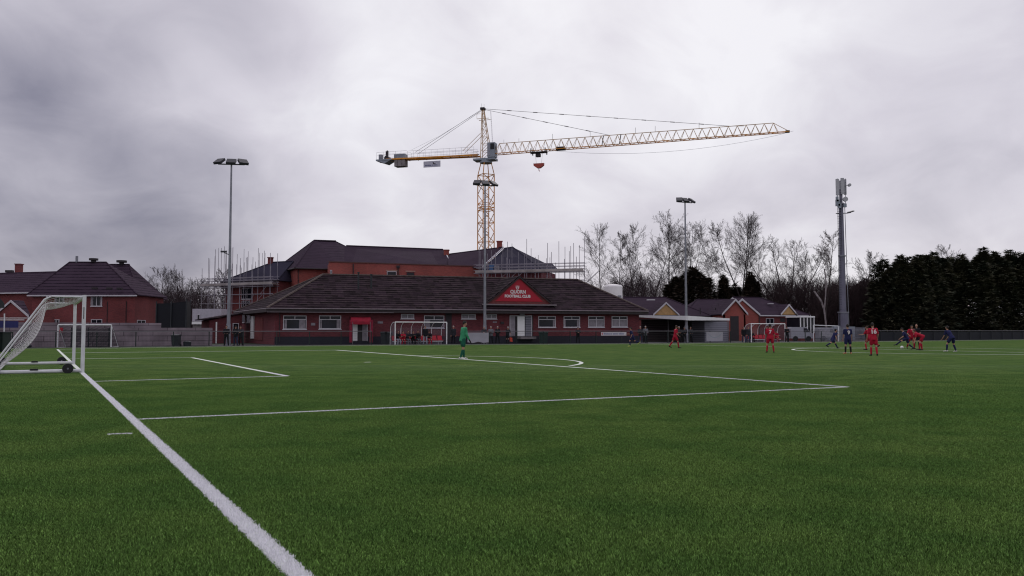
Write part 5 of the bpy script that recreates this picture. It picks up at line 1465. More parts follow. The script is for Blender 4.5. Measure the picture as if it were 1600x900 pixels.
for p0_, p1_ in zip(PX2, PX2[1:]):
    a, b = G(p0_, fence_Y(p0_)), G(p1_, fence_Y(p1_)); rail.tube(a + UPZ * (HF + .06), b + UPZ * (HF + .06), .03, n=6)
    bk = V((-.05, .09, 0)); sheet.prism([a + bk + UPZ * .03, b + bk + UPZ * .03, b + bk + UPZ * (HF - .04), a + bk + UPZ * (HF - .04)], (-.004, .008, 0))
rail.build('top_rail', M_rail, fe2); sheet.build('windbreak_sheet', mat('windbreak', (.006, .007, .014), .7, var=.2, scale=1), fe2)

def banner(px0, px1, py0, py1, m_, name, label, cat, dY=-.12, th=.03):
    Ya, Yb = fence_Y(px0) + dY, fence_Y(px1) + dY; f = Fac(G(px0, Ya), G(px1, Yb)); t = thing(name, label, cat, f.at((f.B - f.A).length / 2, .8))
    w_ = (f.B - f.A).length; z1 = f.pt((px0 + px1) / 2, py0).z; z0 = max(.02, f.pt((px0 + px1) / 2, py1).z)
    mb = MB(); f.urect(mb, 0, z0, w_, z1, 0, th); mb.build('panel', m_, t)
    return t, f, w_, z0, z1
M_ban = mat('banner_grey', (.30, .29, .34), .7, var=.12, scale=1.2)
t, f, w_, z0, z1 = banner(730.5, 763.5, 519.6, 536.5, M_ban, 'banner', 'large pale grey banner tied to the rail right of the goalkeeper', 'banner')
mb = MB()
mb.prism([f.at(0, z0, .031), f.at(0, z0 + .12, .031), f.at(w_ * .25, z0 + .04, .031), f.at(w_ * .5, z0 + .16, .031), f.at(w_ * .75, z0 + .05, .031), f.at(w_, z0 + .1, .031), f.at(w_, z0, .031)], f.n * .004); mb.build('dark_hem_wave', M_vent, t)  # dark wavy strip along the banner's lower edge
t, f, w_, z0, z1 = banner(1103.5, 1129, 518.5, 533, M_ban, 'banner', 'pale banner with a curved dark stripe on the rail below the storage container', 'banner')
mb = MB(); pts = [(.08 + .84 * i / 10, z1 - .15 - .45 * math.sin(math.pi * i / 10)) for i in range(11)]
for (ua, za), (ub, zb_) in zip(pts, pts[1:]): mb.prism([f.at(w_ * ua, za, .031), f.at(w_ * ub, zb_, .031), f.at(w_ * ub, zb_ - .07, .031), f.at(w_ * ua, za - .07, .031)], f.n * .004)
mb.build('stripe', M_cab, t)
t, f, w_, z0, z1 = banner(939, 978.5, 519, 524.3, mat('ad_white', (.5, .48, .53), .5, var=.05), 'advert_board', 'long white advertising board with a blue strapline on the rail', 'advert board')
mb = MB(); f.urect(mb, .1, z0 + .08, .16, z1 - .05, .031, .036); f.urect(mb, .04, z0 + .14, .22, z0 + .2, .031, .0355); mb.build('red_emblem', M_red, t)
mb = MB(); rr_ = random.Random(5); u = .3
while u < w_ - .25:
    d = rr_.uniform(.05, .1); h0 = rr_.choice((.0, .0, .05)); f.urect(mb, u, z0 + .1, u + d * .7, z0 + .24 + h0, .031, .036); u += d + (.08 if rr_.random() < .18 else .02)
mb.build('strapline', mat('ad_blue', (.03, .04, .2), .5, var=0), t)
fb = MB(); q = SPOT + VDIR * 0; BALL = GP(1409.3, 545.2); fb.ball(BALL + UPZ * .115, .115, 16, 12); o = fb.build('football', mat('ball_white', (.75, .75, .75), .4, var=0), smooth=True); tag(o, 'white football on the turf between the chasing players', 'ball')
# ------------------------------------------------------------------ people
TSC = bpy.data.scenes.new('workbench_scene')
def remesh(mb, voxel, mats_, name, smooth=3):
    me = mb.mesh('tmp_' + name); o = bpy.data.objects.new('tmp', me); TSC.collection.objects.link(o)
    m = o.modifiers.new('r', 'REMESH'); m.mode = 'VOXEL'; m.voxel_size = voxel; m.use_smooth_shade = True
    s = o.modifiers.new('s', 'SMOOTH'); s.factor = .5; s.iterations = smooth
    with bpy.context.temp_override(scene=TSC, view_layer=TSC.view_layers[0]):
        dg = bpy.context.evaluated_depsgraph_get(); dg.update()
    out = bpy.data.meshes.new_from_object(o.evaluated_get(dg))
    bpy.data.objects.remove(o); bpy.data.meshes.remove(me)
    out.name = name; out.materials.clear()
    for m_ in mats_: out.materials.append(m_)
    out.polygons.foreach_set('material_index', [0] * len(out.polygons))
    out.polygons.foreach_set('use_smooth', [True] * len(out.polygons))
    return out

def cloth(name, col, rough=.85, var=.12): return mat('cloth_' + name, col, rough, var=var + .1, scale=7, spec=.15, bump=.6)
SK = mat('skin', (.36, .19, .14), .55, var=.06); SKD = mat('skin_dark', (.10, .05, .035), .5, var=.06)
HA_D = mat('hair_dark', (.015, .011, .01), .7, var=.2); HA_G = mat('hair_grey', (.28, .26, .26), .7, var=.2); HA_B = mat('hair_brown', (.05, .028, .018), .7, var=.2)
K_red = cloth('red', (.34, .013, .034)); K_redd = cloth('redshort', (.28, .010, .028)); K_navy = cloth('navy', (.016, .018, .065)); K_green = cloth('keeper_green', (.045, .25, .13)); K_gdark = cloth('keeper_dark', (.012, .085, .055))
K_black = cloth('black', (.012, .012, .016)); K_char = cloth('charcoal', (.025, .025, .032)); K_denim = cloth('denim', (.03, .04, .075)); K_pale = cloth('pale_trousers', (.26, .26, .32)); K_grey = cloth('grey', (.12, .12, .14)); K_whitet = cloth('white', (.6, .6, .62))
K_bootw = cloth('boot_white', (.55, .55, .52), .5); K_bootb = cloth('boot_black', (.015, .015, .018), .5); K_booty = cloth('boot_yellow', (.45, .5, .12), .5); K_booto = cloth('boot_orange', (.6, .25, .14), .5)

def rotv(v, axis, a): return Quaternion(axis, a) @ v
def person(spot, H, heading, pose, fit, label, group=None, seat=None, detail=1, number=None, name='person'):
    """spot: ground point; heading: compass in degrees, 0 = facing away from the camera, 90 = facing picture right.
    pose: lean, side, turn(torso), legs ((thigh, abduct, knee) L, R), arms ((pitch, abduct, elbow, inward) L, R), head (pitch, yaw), foot pitch"""
    k = H / 1.8
    X, Y, Z = V((1, 0, 0)), V((0, 1, 0)), V((0, 0, 1))
    lean, sidea = R(pose.get('lean', 3)), R(pose.get('side', 0))
    S = rotv(rotv(Z, X, -lean), Y, sidea)
    right = rotv(X, Y, sidea); tw = R(pose.get('turn', 0)); rightS = rotv(right, S, -tw); fwdS = S.cross(rightS)
    O = V((0, 0, 0))
    hips = [O + X * (sx * .095) - Z * .02 for sx in (-1, 1)]
    legs = []
    for i, sx in enumerate((-1, 1)):
        a, b, kn = pose.get('legs', ((2, 4, 4), (-2, 4, 4)))[i][:3]; fp = (pose.get('legs')[i][3] if 'legs' in pose and len(pose['legs'][i]) > 3 else 0)
        th = rotv(rotv(-Z, X, R(a)), Y, R(-b) * sx); sh = rotv(rotv(-Z, X, R(a - kn)), Y, R(-b * .6) * sx)
        knee = hips[i] + th * .44; ank = knee + sh * .42
        ft = rotv(Y, X, R(fp)); ft = rotv(ft, Z, R(-12) * sx)
        legs.append((hips[i], knee, ank, ank + ft * .17 - Z * .05 * math.cos(R(fp)) + Z * 0, ft))
    chest = O + S * .34; neckb = O + S * .52
    sh_ = [neckb - S * .045 + rightS * (sx * .185) for sx in (-1, 1)]
    arms = []
    for i, sx in enumerate((-1, 1)):
        a, b, el, inn = pose.get('arms', ((5, 8, 15, 5), (5, 8, 15, 5)))[i]
        up = rotv(rotv(-Z, X, R(a)), fwdS, 0); up = rotv(up, Y, R(-b) * sx)
        fo = rotv(-Z, X, R(a + el)); fo = rotv(fo, Z, R(inn) * sx); fo = rotv(fo, Y, R(-b * .4) * sx)
        up = rotv(up, S, -tw); fo = rotv(fo, S, -tw)
        elb = sh_[i] + up * .29; wr = elb + fo * .25
        arms.append((sh_[i], elb, wr, fo))
    hp, hy = R(pose.get('head', (0, 0))[0]), R(pose.get('head', (0, 0))[1])
    hS = rotv(rotv(Z, X, -hp - lean * .35), Y, sidea * .5); hF = rotv(rotv(Y, X, -hp - lean * .35), Z, -hy - tw * .5)
    hR = hF.cross(hS).normalized(); hF = hS.cross(hR)
    hc = neckb + S * .05 + hS * .155
    low = min(min(l[2].z - .07, l[3].z - .03) for l in legs)
    lift = -low if seat is None else seat + .09
    def T(p): return (p + Z * lift) * k
    vox = .022 * k if detail else .03 * k
    def add_limb(mb, pts, rs, n=10):
        for (a, b), (ra, rb) in zip(zip(pts, pts[1:]), zip(rs, rs[1:])):
            mb.tube(T(a), T(b), ra * k, rb * k, n=n)
        for p, r in zip(pts, rs): mb.ball(T(p), r * k, 10, 6)
    def torso(mb, g, lo=-.1, hi=.50):
        pts = [(lo, .165, .12), (.02, .165, .12), (.16, .145, .105), (.34, .172, .118), (.45, .165, .105), (hi, .10, .08)]
        for (z0, a0, b0), (z1, a1, b1) in zip(pts, pts[1:]):
            mb.tube(T(O + S * z0), T(O + S * z1), ((a0 + g) * k, (b0 + g) * k), ((a1 + g) * k, (b1 + g) * k), n=14, side=rightS)
        mb.tube(T(sh_[0]), T(sh_[1]), (.062 + g) * k, n=10)
        for s in sh_: mb.ball(T(s), (.062 + g) * k)
    # body: one continuous surface
    mb = MB(); torso(mb, -.012)
    mb.ball(T(hc), (.078 * k, .098 * k, .118 * k), 14, 10, Matrix((hR, hF, hS)).transposed().to_quaternion())
    mb.ball(T(hc - hS * .055 + hF * .03), (.058 * k, .062 * k, .06 * k), 12, 8)
    mb.tube(T(hc + hF * .085 + hS * .005), T(hc + hF * .118 - hS * .03), .012 * k, .018 * k, n=6)
    for s in (-1, 1): mb.ball(T(hc + hR * .08 * s - hS * .01), (.014 * k, .02 * k, .03 * k), 8, 6)
    mb.tube(T(neckb - S * .03), T(hc - hS * .06), .056 * k, .052 * k, n=12)
    for (h, kn, an, to, ft) in legs:
        add_limb(mb, [h, h.lerp(kn, .5), kn, kn.lerp(an, .35), an], [.085, .07, .055, .056, .036])
        add_limb(mb, [an - Z * .02 - ft * .03, to], [.036, .03])
    for (s, e, w_, fo) in arms:
        add_limb(mb, [s, s.lerp(e, .5), e, e.lerp(w_, .35), w_], [.05, .045, .038, .038, .026])
        mb.tube(T(w_), T(w_ + fo * .09), (.036 * k, .02 * k), (.04 * k, .02 * k), n=8, side=S.cross(fo) if S.cross(fo).length > .2 else X)
    me = remesh(mb, vox, [SK if not fit.get('dark') else SKD], 'person')
    # fingers, eyes, mouth joined into the same mesh
    ex = MB(); skm_ = SK if not fit.get('dark') else SKD
    ex.use(skm_)
    for i, (s, e, w_, fo) in enumerate(arms):
        sx = (-1, 1)[i]; sd = S.cross(fo); sd = sd.normalized() if sd.length > .2 else X.copy(); pn = fo.cross(sd)
        if pn.dot(X) * sx > 0: pn = -pn
        for j, (o_, l_) in enumerate(((-.027, .065), (-.009, .075), (.009, .07), (.026, .055))):
            b0 = w_ + fo * .085 + sd * o_; b1 = b0 + fo * l_ * .55 + pn * .008; b2 = b1 + fo * l_ * .4 + pn * .022
            ex.tube(T(b0), T(b1), .0095 * k, .0085 * k, n=5); ex.tube(T(b1), T(b2), .0085 * k, .007 * k, n=5)
        tb_ = w_ + fo * .035 + sd * .03; ex.tube(T(tb_), T(tb_ + sd * .025 + fo * .03 + pn * .01), .011 * k, .010 * k, n=5); ex.tube(T(tb_ + sd * .025 + fo * .03 + pn * .01), T(tb_ + sd * .026 + fo * .06 + pn * .018), .010 * k, .008 * k, n=5)
    ex.use(M_black)
    for s in (-1, 1): ex.ball(T(hc + hR * .03 * s + hF * .09 + hS * .012), .010 * k, 6, 4)
    ex.use(mat('lips', (.25, .09, .08), .6, var=0)); ex.tube(T(hc + hF * .094 - hS * .062 - hR * .02), T(hc + hF * .094 - hS * .062 + hR * .02), .006 * k, n=5)
    bm = bmesh.new(); bm.from_mesh(me); e2 = ex.mesh('ex'); bm.from_mesh(e2); 
    n0 = len(me.polygons); bm.faces.ensure_lookup_table(); 
    for i, p in enumerate(e2.polygons): bm.faces[n0 + i].material_index = p.material_index
    me.materials.clear()
    for m_ in ex.mats: me.materials.append(m_)
    bm.to_mesh(me); bm.free(); bpy.data.meshes.remove(e2)
    root = bpy.data.objects.new(name, me); COL.objects.link(root)
    root.location = spot; root.rotation_euler = (0, 0, -R(heading))
    tag(root, label, 'person', group)
    def piece(nm, mbp, m_, v=vox, sm=3):
        o = bpy.data.objects.new(nm, remesh(mbp, v, [m_], nm, sm)); COL.objects.link(o); o.parent = root; return o
    # hair or hat
    hb = MB(); hs = fit.get('hair', HA_D); qh = Matrix((hR, hF, hS)).transposed().to_quaternion()
    if fit.get('hair') is not None or not fit.get('bald'):
        hb.ball(T(hc + hS * .022 - hF * .014), (.086 * k, .1 * k, .112 * k), 14, 10, qh); 
        ho = bpy.data.objects.new('hair', None)
        bpy.data.objects.remove(ho)
        hm = hb.mesh('hair', smooth=True); hm.materials.append(hs); bm = bmesh.new(); bm.from_mesh(hm)
        cut_o = T(hc + hF * .045 + hS * .0); cn = (hF * .75 - hS * .66)
        bmesh.ops.delete(bm, geom=[v for v in bm.verts if (v.co - cut_o).dot(cn) > 0], context='VERTS'); bm.to_mesh(hm); bm.free()
        so_ = bpy.data.objects.new('hair', hm); COL.objects.link(so_); so_.parent = root
    if fit.get('hat'):
        hb = MB(); hb.ball(T(hc + hS * .045), (.092 * k, .106 * k, .088 * k), 12, 8, qh); hb.tube(T(hc + hF * .07 + hS * .055), T(hc + hF * .17 + hS * .045), (.06 * k, .01 * k), (.05 * k, .008 * k), n=8, side=hR)
        piece('cap', hb, fit['hat'])
    # clothes
    long_ = fit.get('long', False); g = .022 if not long_ else .034
    tb = MB(); torso(tb, g, lo=-.12 if not long_ else -.16)
    for (s, e, w_, fo) in arms:
        if fit.get('sleeves', 'short') == 'short' and not long_: end = s.lerp(e, .72); add_limb(tb, [s, end], [.068, .066])
        else: add_limb(tb, [s, s.lerp(e, .5), e, e.lerp(w_, .92)], [.066 + g * .3, .06 + g * .3, .052 + g * .3, .043 + g * .2])
    top = piece('jacket' if long_ else 'shirt', tb, fit['top'])
    if fit.get('collar'):
        cb_ = MB(); cb_.tube(T(neckb - S * .02), T(neckb + S * .025), .082 * k, .07 * k, n=12); piece('collar', cb_, fit['collar'], vox * .7)
    lb = MB()
    if fit.get('legs_', 'shorts') == 'shorts':
        lb.tube(T(O - S * .06), T(O + S * .06), (.178 * k, .135 * k), (.165 * k, .125 * k), n=14, side=X)
        for (h, kn, an, to, ft) in legs: add_limb(lb, [h, h.lerp(kn, .62)], [.108, .105])
        piece('shorts', lb, fit['bottom'])
        for (h, kn, an, to, ft) in legs:
            s_ = MB(); add_limb(s_, [kn.lerp(an, .12), kn.lerp(an, .35), an], [.060, .064, .046]); piece('sock', s_, fit['socks'], vox)
    else:
        lb.tube(T(O - S * .06), T(O + S * .06), (.172 * k, .13 * k), (.165 * k, .12 * k), n=14, side=X)
        for (h, kn, an, to, ft) in legs: add_limb(lb, [h, h.lerp(kn, .5), kn, kn.lerp(an, .5), kn.lerp(an, .95)], [.1, .088, .075, .068, .06])
        piece('trousers', lb, fit['bottom'])
    for (h, kn, an, to, ft) in legs:
        s_ = MB(); add_limb(s_, [an - Z * .025 - ft * .045, an - Z * .03 + ft * .06, to + ft * .02], [.045, .044, .037]); piece('boot', s_, fit['shoes'], vox * .9)
    if fit.get('gloves'):
        for (s, e, w_, fo) in arms:
            s_ = MB(); s_.tube(T(w_ - fo * .03), T(w_ + fo * .13), (.044 * k, .032 * k), (.05 * k, .03 * k), n=8, side=S.cross(fo) if S.cross(fo).length > .2 else X)
            for o_ in (-.03, -.01, .01, .03):
                sd = S.cross(fo); sd = sd.normalized() if sd.length > .2 else X.copy()
                s_.tube(T(w_ + fo * .11 + sd * o_), T(w_ + fo * .18 + sd * o_), .014 * k, n=6)
            piece('glove', s_, fit['gloves'], vox * .7)
    if number:
        nb_ = T(O + S * .33) - fwdS * (.118 + g + .028) * k
        textmesh(number, .30 * k, nb_, rightS, S, -fwdS, M_let, .012, name='shirt_number', parent=root, local=True, bold=.012)
    return root

def FY(py): return CAMH * F / (py - 516.2)
def fit(top, bottom, socks=None, shoes=None, **kw):
    d = dict(top=top, bottom=bottom, socks=socks or top, shoes=shoes or K_bootb); d.update(kw); return d
RED = dict(collar=K_whitet)
STAND = dict(lean=3, legs=((2, 5, 3), (-2, 6, 3)))
# goalkeeper: back three quarters to the camera, looking right
person(G(723, FY(561.5)), 1.84, 62, dict(lean=8, turn=0, legs=((12, 3, 8), (-4, 4, 16)), arms=((-4, 10, 22, 8), (6, 10, 26, 10)), head=(8, 20)), fit(K_green, K_gdark, K_gdark, K_bootw, gloves=K_black, hair=HA_D, sleeves='long'), 'goalkeeper in green shirt and dark green shorts standing near the penalty arc', name='person')
person(G(988, FY(541.5)), 1.72, -75, dict(lean=14, legs=((30, 4, 35), (-28, 4, 45, -30)), arms=((-25, 8, 50, 10), (30, 8, 60, 10))), fit(K_navy, K_navy, K_navy, K_booty, hair=HA_D), 'footballer in navy kit with pale yellow boots jogging by the white advertising board')
person(G(1055, FY(544)), 1.80, 75, dict(lean=8, legs=((-24, 5, 12, -20), (20, 5, 12)), arms=((20, 6, 85, 15), (-10, 8, 60, 10)), head=(5, -10)), fit(K_red, K_redd, K_red, K_bootb, hair=HA_B, collar=K_whitet, sleeves='short'), 'footballer in red kit walking to the right in front of the canopy shelter')
person(G(1203, FY(551)), 1.78, 10, dict(lean=4, legs=((3, 9, 5), (-2, 9, 5)), arms=((-5, 12, 28, 20), (0, 16, 30, 10)), head=(0, 10)), fit(K_red, K_redd, K_red, K_bootb, hair=HA_D), 'footballer in red kit with back turned, standing in front of the right dugout', number='7')
person(G(1301, FY(544.5)), 1.76, 78, dict(lean=28, legs=((44, 16, 10), (-46, 18, 18, -30)), arms=((50, 25, 60, 0), (-35, 28, 50, 0)), head=(-10, 0)), fit(K_navy, K_navy, K_navy, K_bootb, hair=HA_D), 'footballer in navy kit in a wide running stride left of the telecom mast foot')
person(G(1324.5, FY(553)), 1.74, 0, dict(lean=2, legs=((1, 6, 3), (1, 6, 3)), arms=((2, 12, 12, 5), (2, 12, 12, 5))), fit(K_navy, K_navy, K_black, K_booto, hair=HA_D), 'footballer in navy kit number 9 with back turned, standing before the telecom mast', number='9')
person(G(1364.5, FY(556)), 1.79, 12, dict(lean=6, side=-2, legs=((6, 3, 10), (-6, 3, 14, -10)), arms=((0, 18, 20, 10), (0, 16, 35, 10)), head=(4, 20)), fit(K_red, K_redd, K_red, K_bootb, hair=HA_D, collar=K_whitet), 'footballer in red kit number 16 with back turned, nearest of the players at right', number='16')
person(G(1358, FY(547)), 1.78, -40, dict(lean=16, legs=((30, 6, 40), (-30, 6, 40, -30)), arms=((30, 12, 60, 5), (-30, 12, 60, 5))), fit(K_red, K_redd, K_red, K_bootb, hair=HA_B), 'footballer in red kit running, half hidden behind red number 16')
# the cluster around the ball
person(G(1417, FY(546.5)), 1.74, -70, dict(lean=30, side=-6, legs=((66, 8, 14), (-12, 8, 40, -25)), arms=((10, 25, 45, 10), (-30, 30, 30, 0)), head=(10, 0)), fit(K_navy, K_navy, K_navy, K_bootb, hair=HA_D, collar=K_whitet), 'footballer in navy kit lunging low over the white ball')
person(G(1423.5, FY(545.5)), 1.80, 185, dict(lean=10, legs=((14, 8, 24), (-10, 8, 30, -20)), arms=((10, 28, 50, 25), (10, 28, 50, 25)), head=(14, 10)), fit(K_red, K_redd, K_red, K_bootb, hair=HA_D, collar=K_whitet), 'footballer in red kit facing the camera right behind the navy player at the ball')
person(G(1432, FY(543.5)), 1.86, 200, dict(lean=2, legs=((2, 5, 3), (-2, 5, 3)), arms=((10, 10, 40, 20), (0, 8, 20, 10))), fit(K_black, K_black, K_black, K_bootb, bald=True), 'bald referee in black standing behind the red players at the ball')
person(G(1440.5, FY(547.5)), 1.82, -78, dict(lean=68, legs=((24, 8, 16), (2, 10, 8)), arms=((6, 10, 15, 0), (0, 14, 20, 0)), head=(-30, 0)), fit(K_red, K_redd, K_red, K_bootb, hair=HA_B, collar=K_whitet), 'footballer in red kit bent far forward at the waist right of the ball')
person(G(1487, FY(550)), 1.82, -25, dict(lean=36, legs=((26, 15, 28), (8, 17, 22)), arms=((18, 6, 22, 12), (14, 8, 26, 12)), head=(-20, 0)), fit(K_navy, K_navy, K_navy, K_bootw, hair=HA_D), 'footballer in navy kit crouching with legs apart, rightmost of the players')
# assistant referee with flag
AR = person(G(793, FY(536.6) - 3.5), 1.78, 25, dict(lean=12, legs=((10, 5, 14), (-6, 5, 10)), arms=((15, 12, 40, 10), (10, 14, 15, 5)), head=(0, 10)), fit(K_black, K_black, K_black, K_bootb, hair=HA_G), 'assistant referee in black with a red flag on the far touchline')
fl = thing('linesman_flag', 'small red and orange flag held low by the assistant referee', 'flag', V(AR.location) + V((.2, -.1, .5)))
fb = V(AR.location) + V((.2, -.12, 0)); mb = MB(); mb.tube(fb + UPZ * .85, fb + V((.05, -.05, .28)), .012, n=6); mb.build('stick', M_dark, fl)
mb = MB(); mb.prism([fb + V((0, 0, .72)), fb + V((.02, 0, .26)), fb + V((.32, -.05, .22)), fb + V((.28, -.05, .62))], (0, .012, 0)); mb.build('cloth', mat('flag_red', (.6, .07, .04), .7), fl)

# spectators: all along the rail
def spec(px, H, heading, pose, ft, label, dY=1.0, group='spectators standing behind the pitch rail'):
    return person(G(px, fence_Y(px) + dY), H, heading, pose, ft, label, group, detail=0)
LEANR = dict(lean=14, legs=((6, 5, 6), (-6, 5, 4)), arms=((50, 14, 40, 35), (50, 14, 40, 35)), head=(0, 0))
HANDS = dict(lean=2, legs=((1, 6, 3), (-1, 6, 3)), arms=((8, 14, 70, 30), (8, 14, 70, 30)))
FOLD = dict(lean=1, legs=((1, 7, 3), (-1, 7, 3)), arms=((12, 12, 95, 60), (12, 12, 95, 60)))
CALM = dict(lean=3, legs=((4, 5, 6), (-3, 5, 3)), arms=((5, 8, 12, 5), (3, 8, 18, 5)))
LT = dict(long=True, legs_='long')
spec(354, 1.8, 170, HANDS, fit(K_black, K_black, shoes=K_bootb, hair=HA_D, **LT), 'spectator all in black in front of the left floodlight pole foot', -.6 + 1)
spec(368.5, 1.8, 195, HANDS, fit(K_black, K_denim, hair=HA_D, hat=K_black, **LT), 'spectator in black cap, left one of the pair beside the left floodlight', 1.2)
spec(376.5, 1.78, 175, LEANR, fit(K_char, K_black, hair=HA_B, **LT), 'spectator in charcoal jacket, right one of the pair beside the left floodlight', 1.6)
spec(708.5, 1.82, 180, CALM, fit(K_char, K_black, hair=HA_G, **LT), 'grey haired spectator in dark coat between the left dugout and the goalkeeper', 1.5)
spec(756.5, 1.76, 180, LEANR, fit(K_black, K_black, hair=HA_G, **LT), 'spectator leaning on the rail above the large grey banner', .75)
spec(767, 1.78, 188, FOLD, fit(K_grey, K_black, hair=HA_G, **LT), 'spectator in grey top with folded arms just right of the middle floodlight pole', .9)
spec(777.5, 1.78, 170, FOLD, fit(K_black, K_black, hair=HA_G, **LT), 'spectator in black jacket standing between the grey top and the assistant referee', .9)
spec(903, 1.72, 180, LEANR, fit(K_black, K_black, hair=HA_D, **LT), 'lone spectator in black under the second clubhouse window from the doors', .8)
spec(1000.5, 1.8, 200, HANDS, fit(K_char, K_denim, hair=HA_G, **LT), 'spectator in charcoal coat right of the jogging navy player', .9)
spec(1008.5, 1.84, 170, HANDS, fit(K_grey, K_black, hair=HA_G, **LT), 'white haired spectator in grey jacket by the right clubhouse corner', .9)
spec(1061, 1.8, 190, HANDS, fit(K_black, K_black, hair=HA_G, **LT), 'grey haired spectator in black behind the walking red player', .9)
spec(1069.5, 1.76, 180, HANDS, fit(K_black, K_black, hair=HA_B, hat=K_grey, **LT), 'spectator in grey cap leaning beside the right floodlight pole', 1.0)
spec(1079, 1.76, 175, HANDS, fit(K_char, K_black, hair=HA_D, **LT), 'spectator in charcoal coat just right of the right floodlight pole', 1.2)
spec(1162, 1.78, 190, CALM, fit(K_black, K_denim, hair=HA_D, **LT), 'person in black jacket and jeans, leftmost beside the right dugout', -.6)
spec(1169, 1.8, 165, CALM, fit(K_char, K_denim, hair=HA_B, **LT), 'person in charcoal jacket standing at the left post of the right dugout', -.9)
# people by the right dugout
person(dfR.at(dLR * .36, 0, .5), 1.82, 160, CALM, fit(K_black, K_grey, hair=HA_B, **LT), 'coach in black standing inside the right dugout front', detail=0)
person(G(1229.5, 93.5), 1.84, 178, FOLD, fit(K_black, K_black, hair=HA_D, hat=K_black, **LT), 'person all in black with folded arms right of the right dugout', detail=0)
SEAT = dict(lean=14, legs=((82, 8, 84), (80, 9, 82)), arms=((38, 8, 48, 18), (36, 8, 52, 18)), head=(0, 0))
SEAT2 = dict(lean=28, legs=((84, 14, 92), (80, 14, 78)), arms=((50, 10, 55, 30), (50, 10, 55, 30)), head=(-12, 0))
SEAT3 = dict(lean=4, legs=((84, 6, 70), (84, 8, 88)), arms=((25, 10, 60, 30), (25, 10, 60, 30)), head=(0, 12))
def sit(df, L_, frac, heading, pose, ft, label, H=1.78, out=-.72):
    q = df.at(L_ * frac, 0, out); base_h = math.degrees(math.atan2(df.n.x, df.n.y))
    return person(q, H, base_h + heading, pose, ft, label, 'people seated in the dugouts', seat=.47, detail=0)
sit(dfL, dLL, .10, 0, SEAT, fit(K_black, K_pale, hair=HA_D, **LT), 'substitute in black top and pale trousers at the left end of the left dugout')
sit(dfL, dLL, .19, 5, SEAT2, fit(K_red, K_redd, K_red, hair=HA_D), 'substitute in full red kit seated in the left dugout')
sit(dfL, dLL, .285, -5, SEAT, fit(K_char, K_grey, hair=HA_B, **LT), 'person in charcoal jacket seated beside the red kit substitute')
sit(dfL, dLL, .385, 5, SEAT2, fit(K_black, K_black, hair=HA_D, **LT), 'person all in black seated mid bench leaning forward')
sit(dfL, dLL, .485, 0, SEAT3, fit(K_black, K_grey, hair=HA_B, **LT), 'person in black top and grey trousers seated next to the standing coach')
person(dfL.at(dLL * .565, 0, .12), 1.82, 165, CALM, fit(K_black, K_pale, hair=HA_D, **LT), 'coach in black top and pale trousers standing before the left dugout bench', detail=0)
sit(dfL, dLL, .70, 0, SEAT, fit(K_black, K_redd, K_red, hair=HA_D, hat=K_black, long=True), 'substitute in black jacket and red shorts right of the standing coach')
sit(dfR, dLR, .10, 0, SEAT2, fit(K_black, K_black, hair=HA_D, **LT), 'substitute in black seated at the left end of the right dugout')
sit(dfR, dLR, .84, 0, SEAT, fit(K_red, K_redd, K_red, hair=HA_D), 'substitute in red seated at the right end of the right dugout')

bpy.data.scenes.remove(TSC)
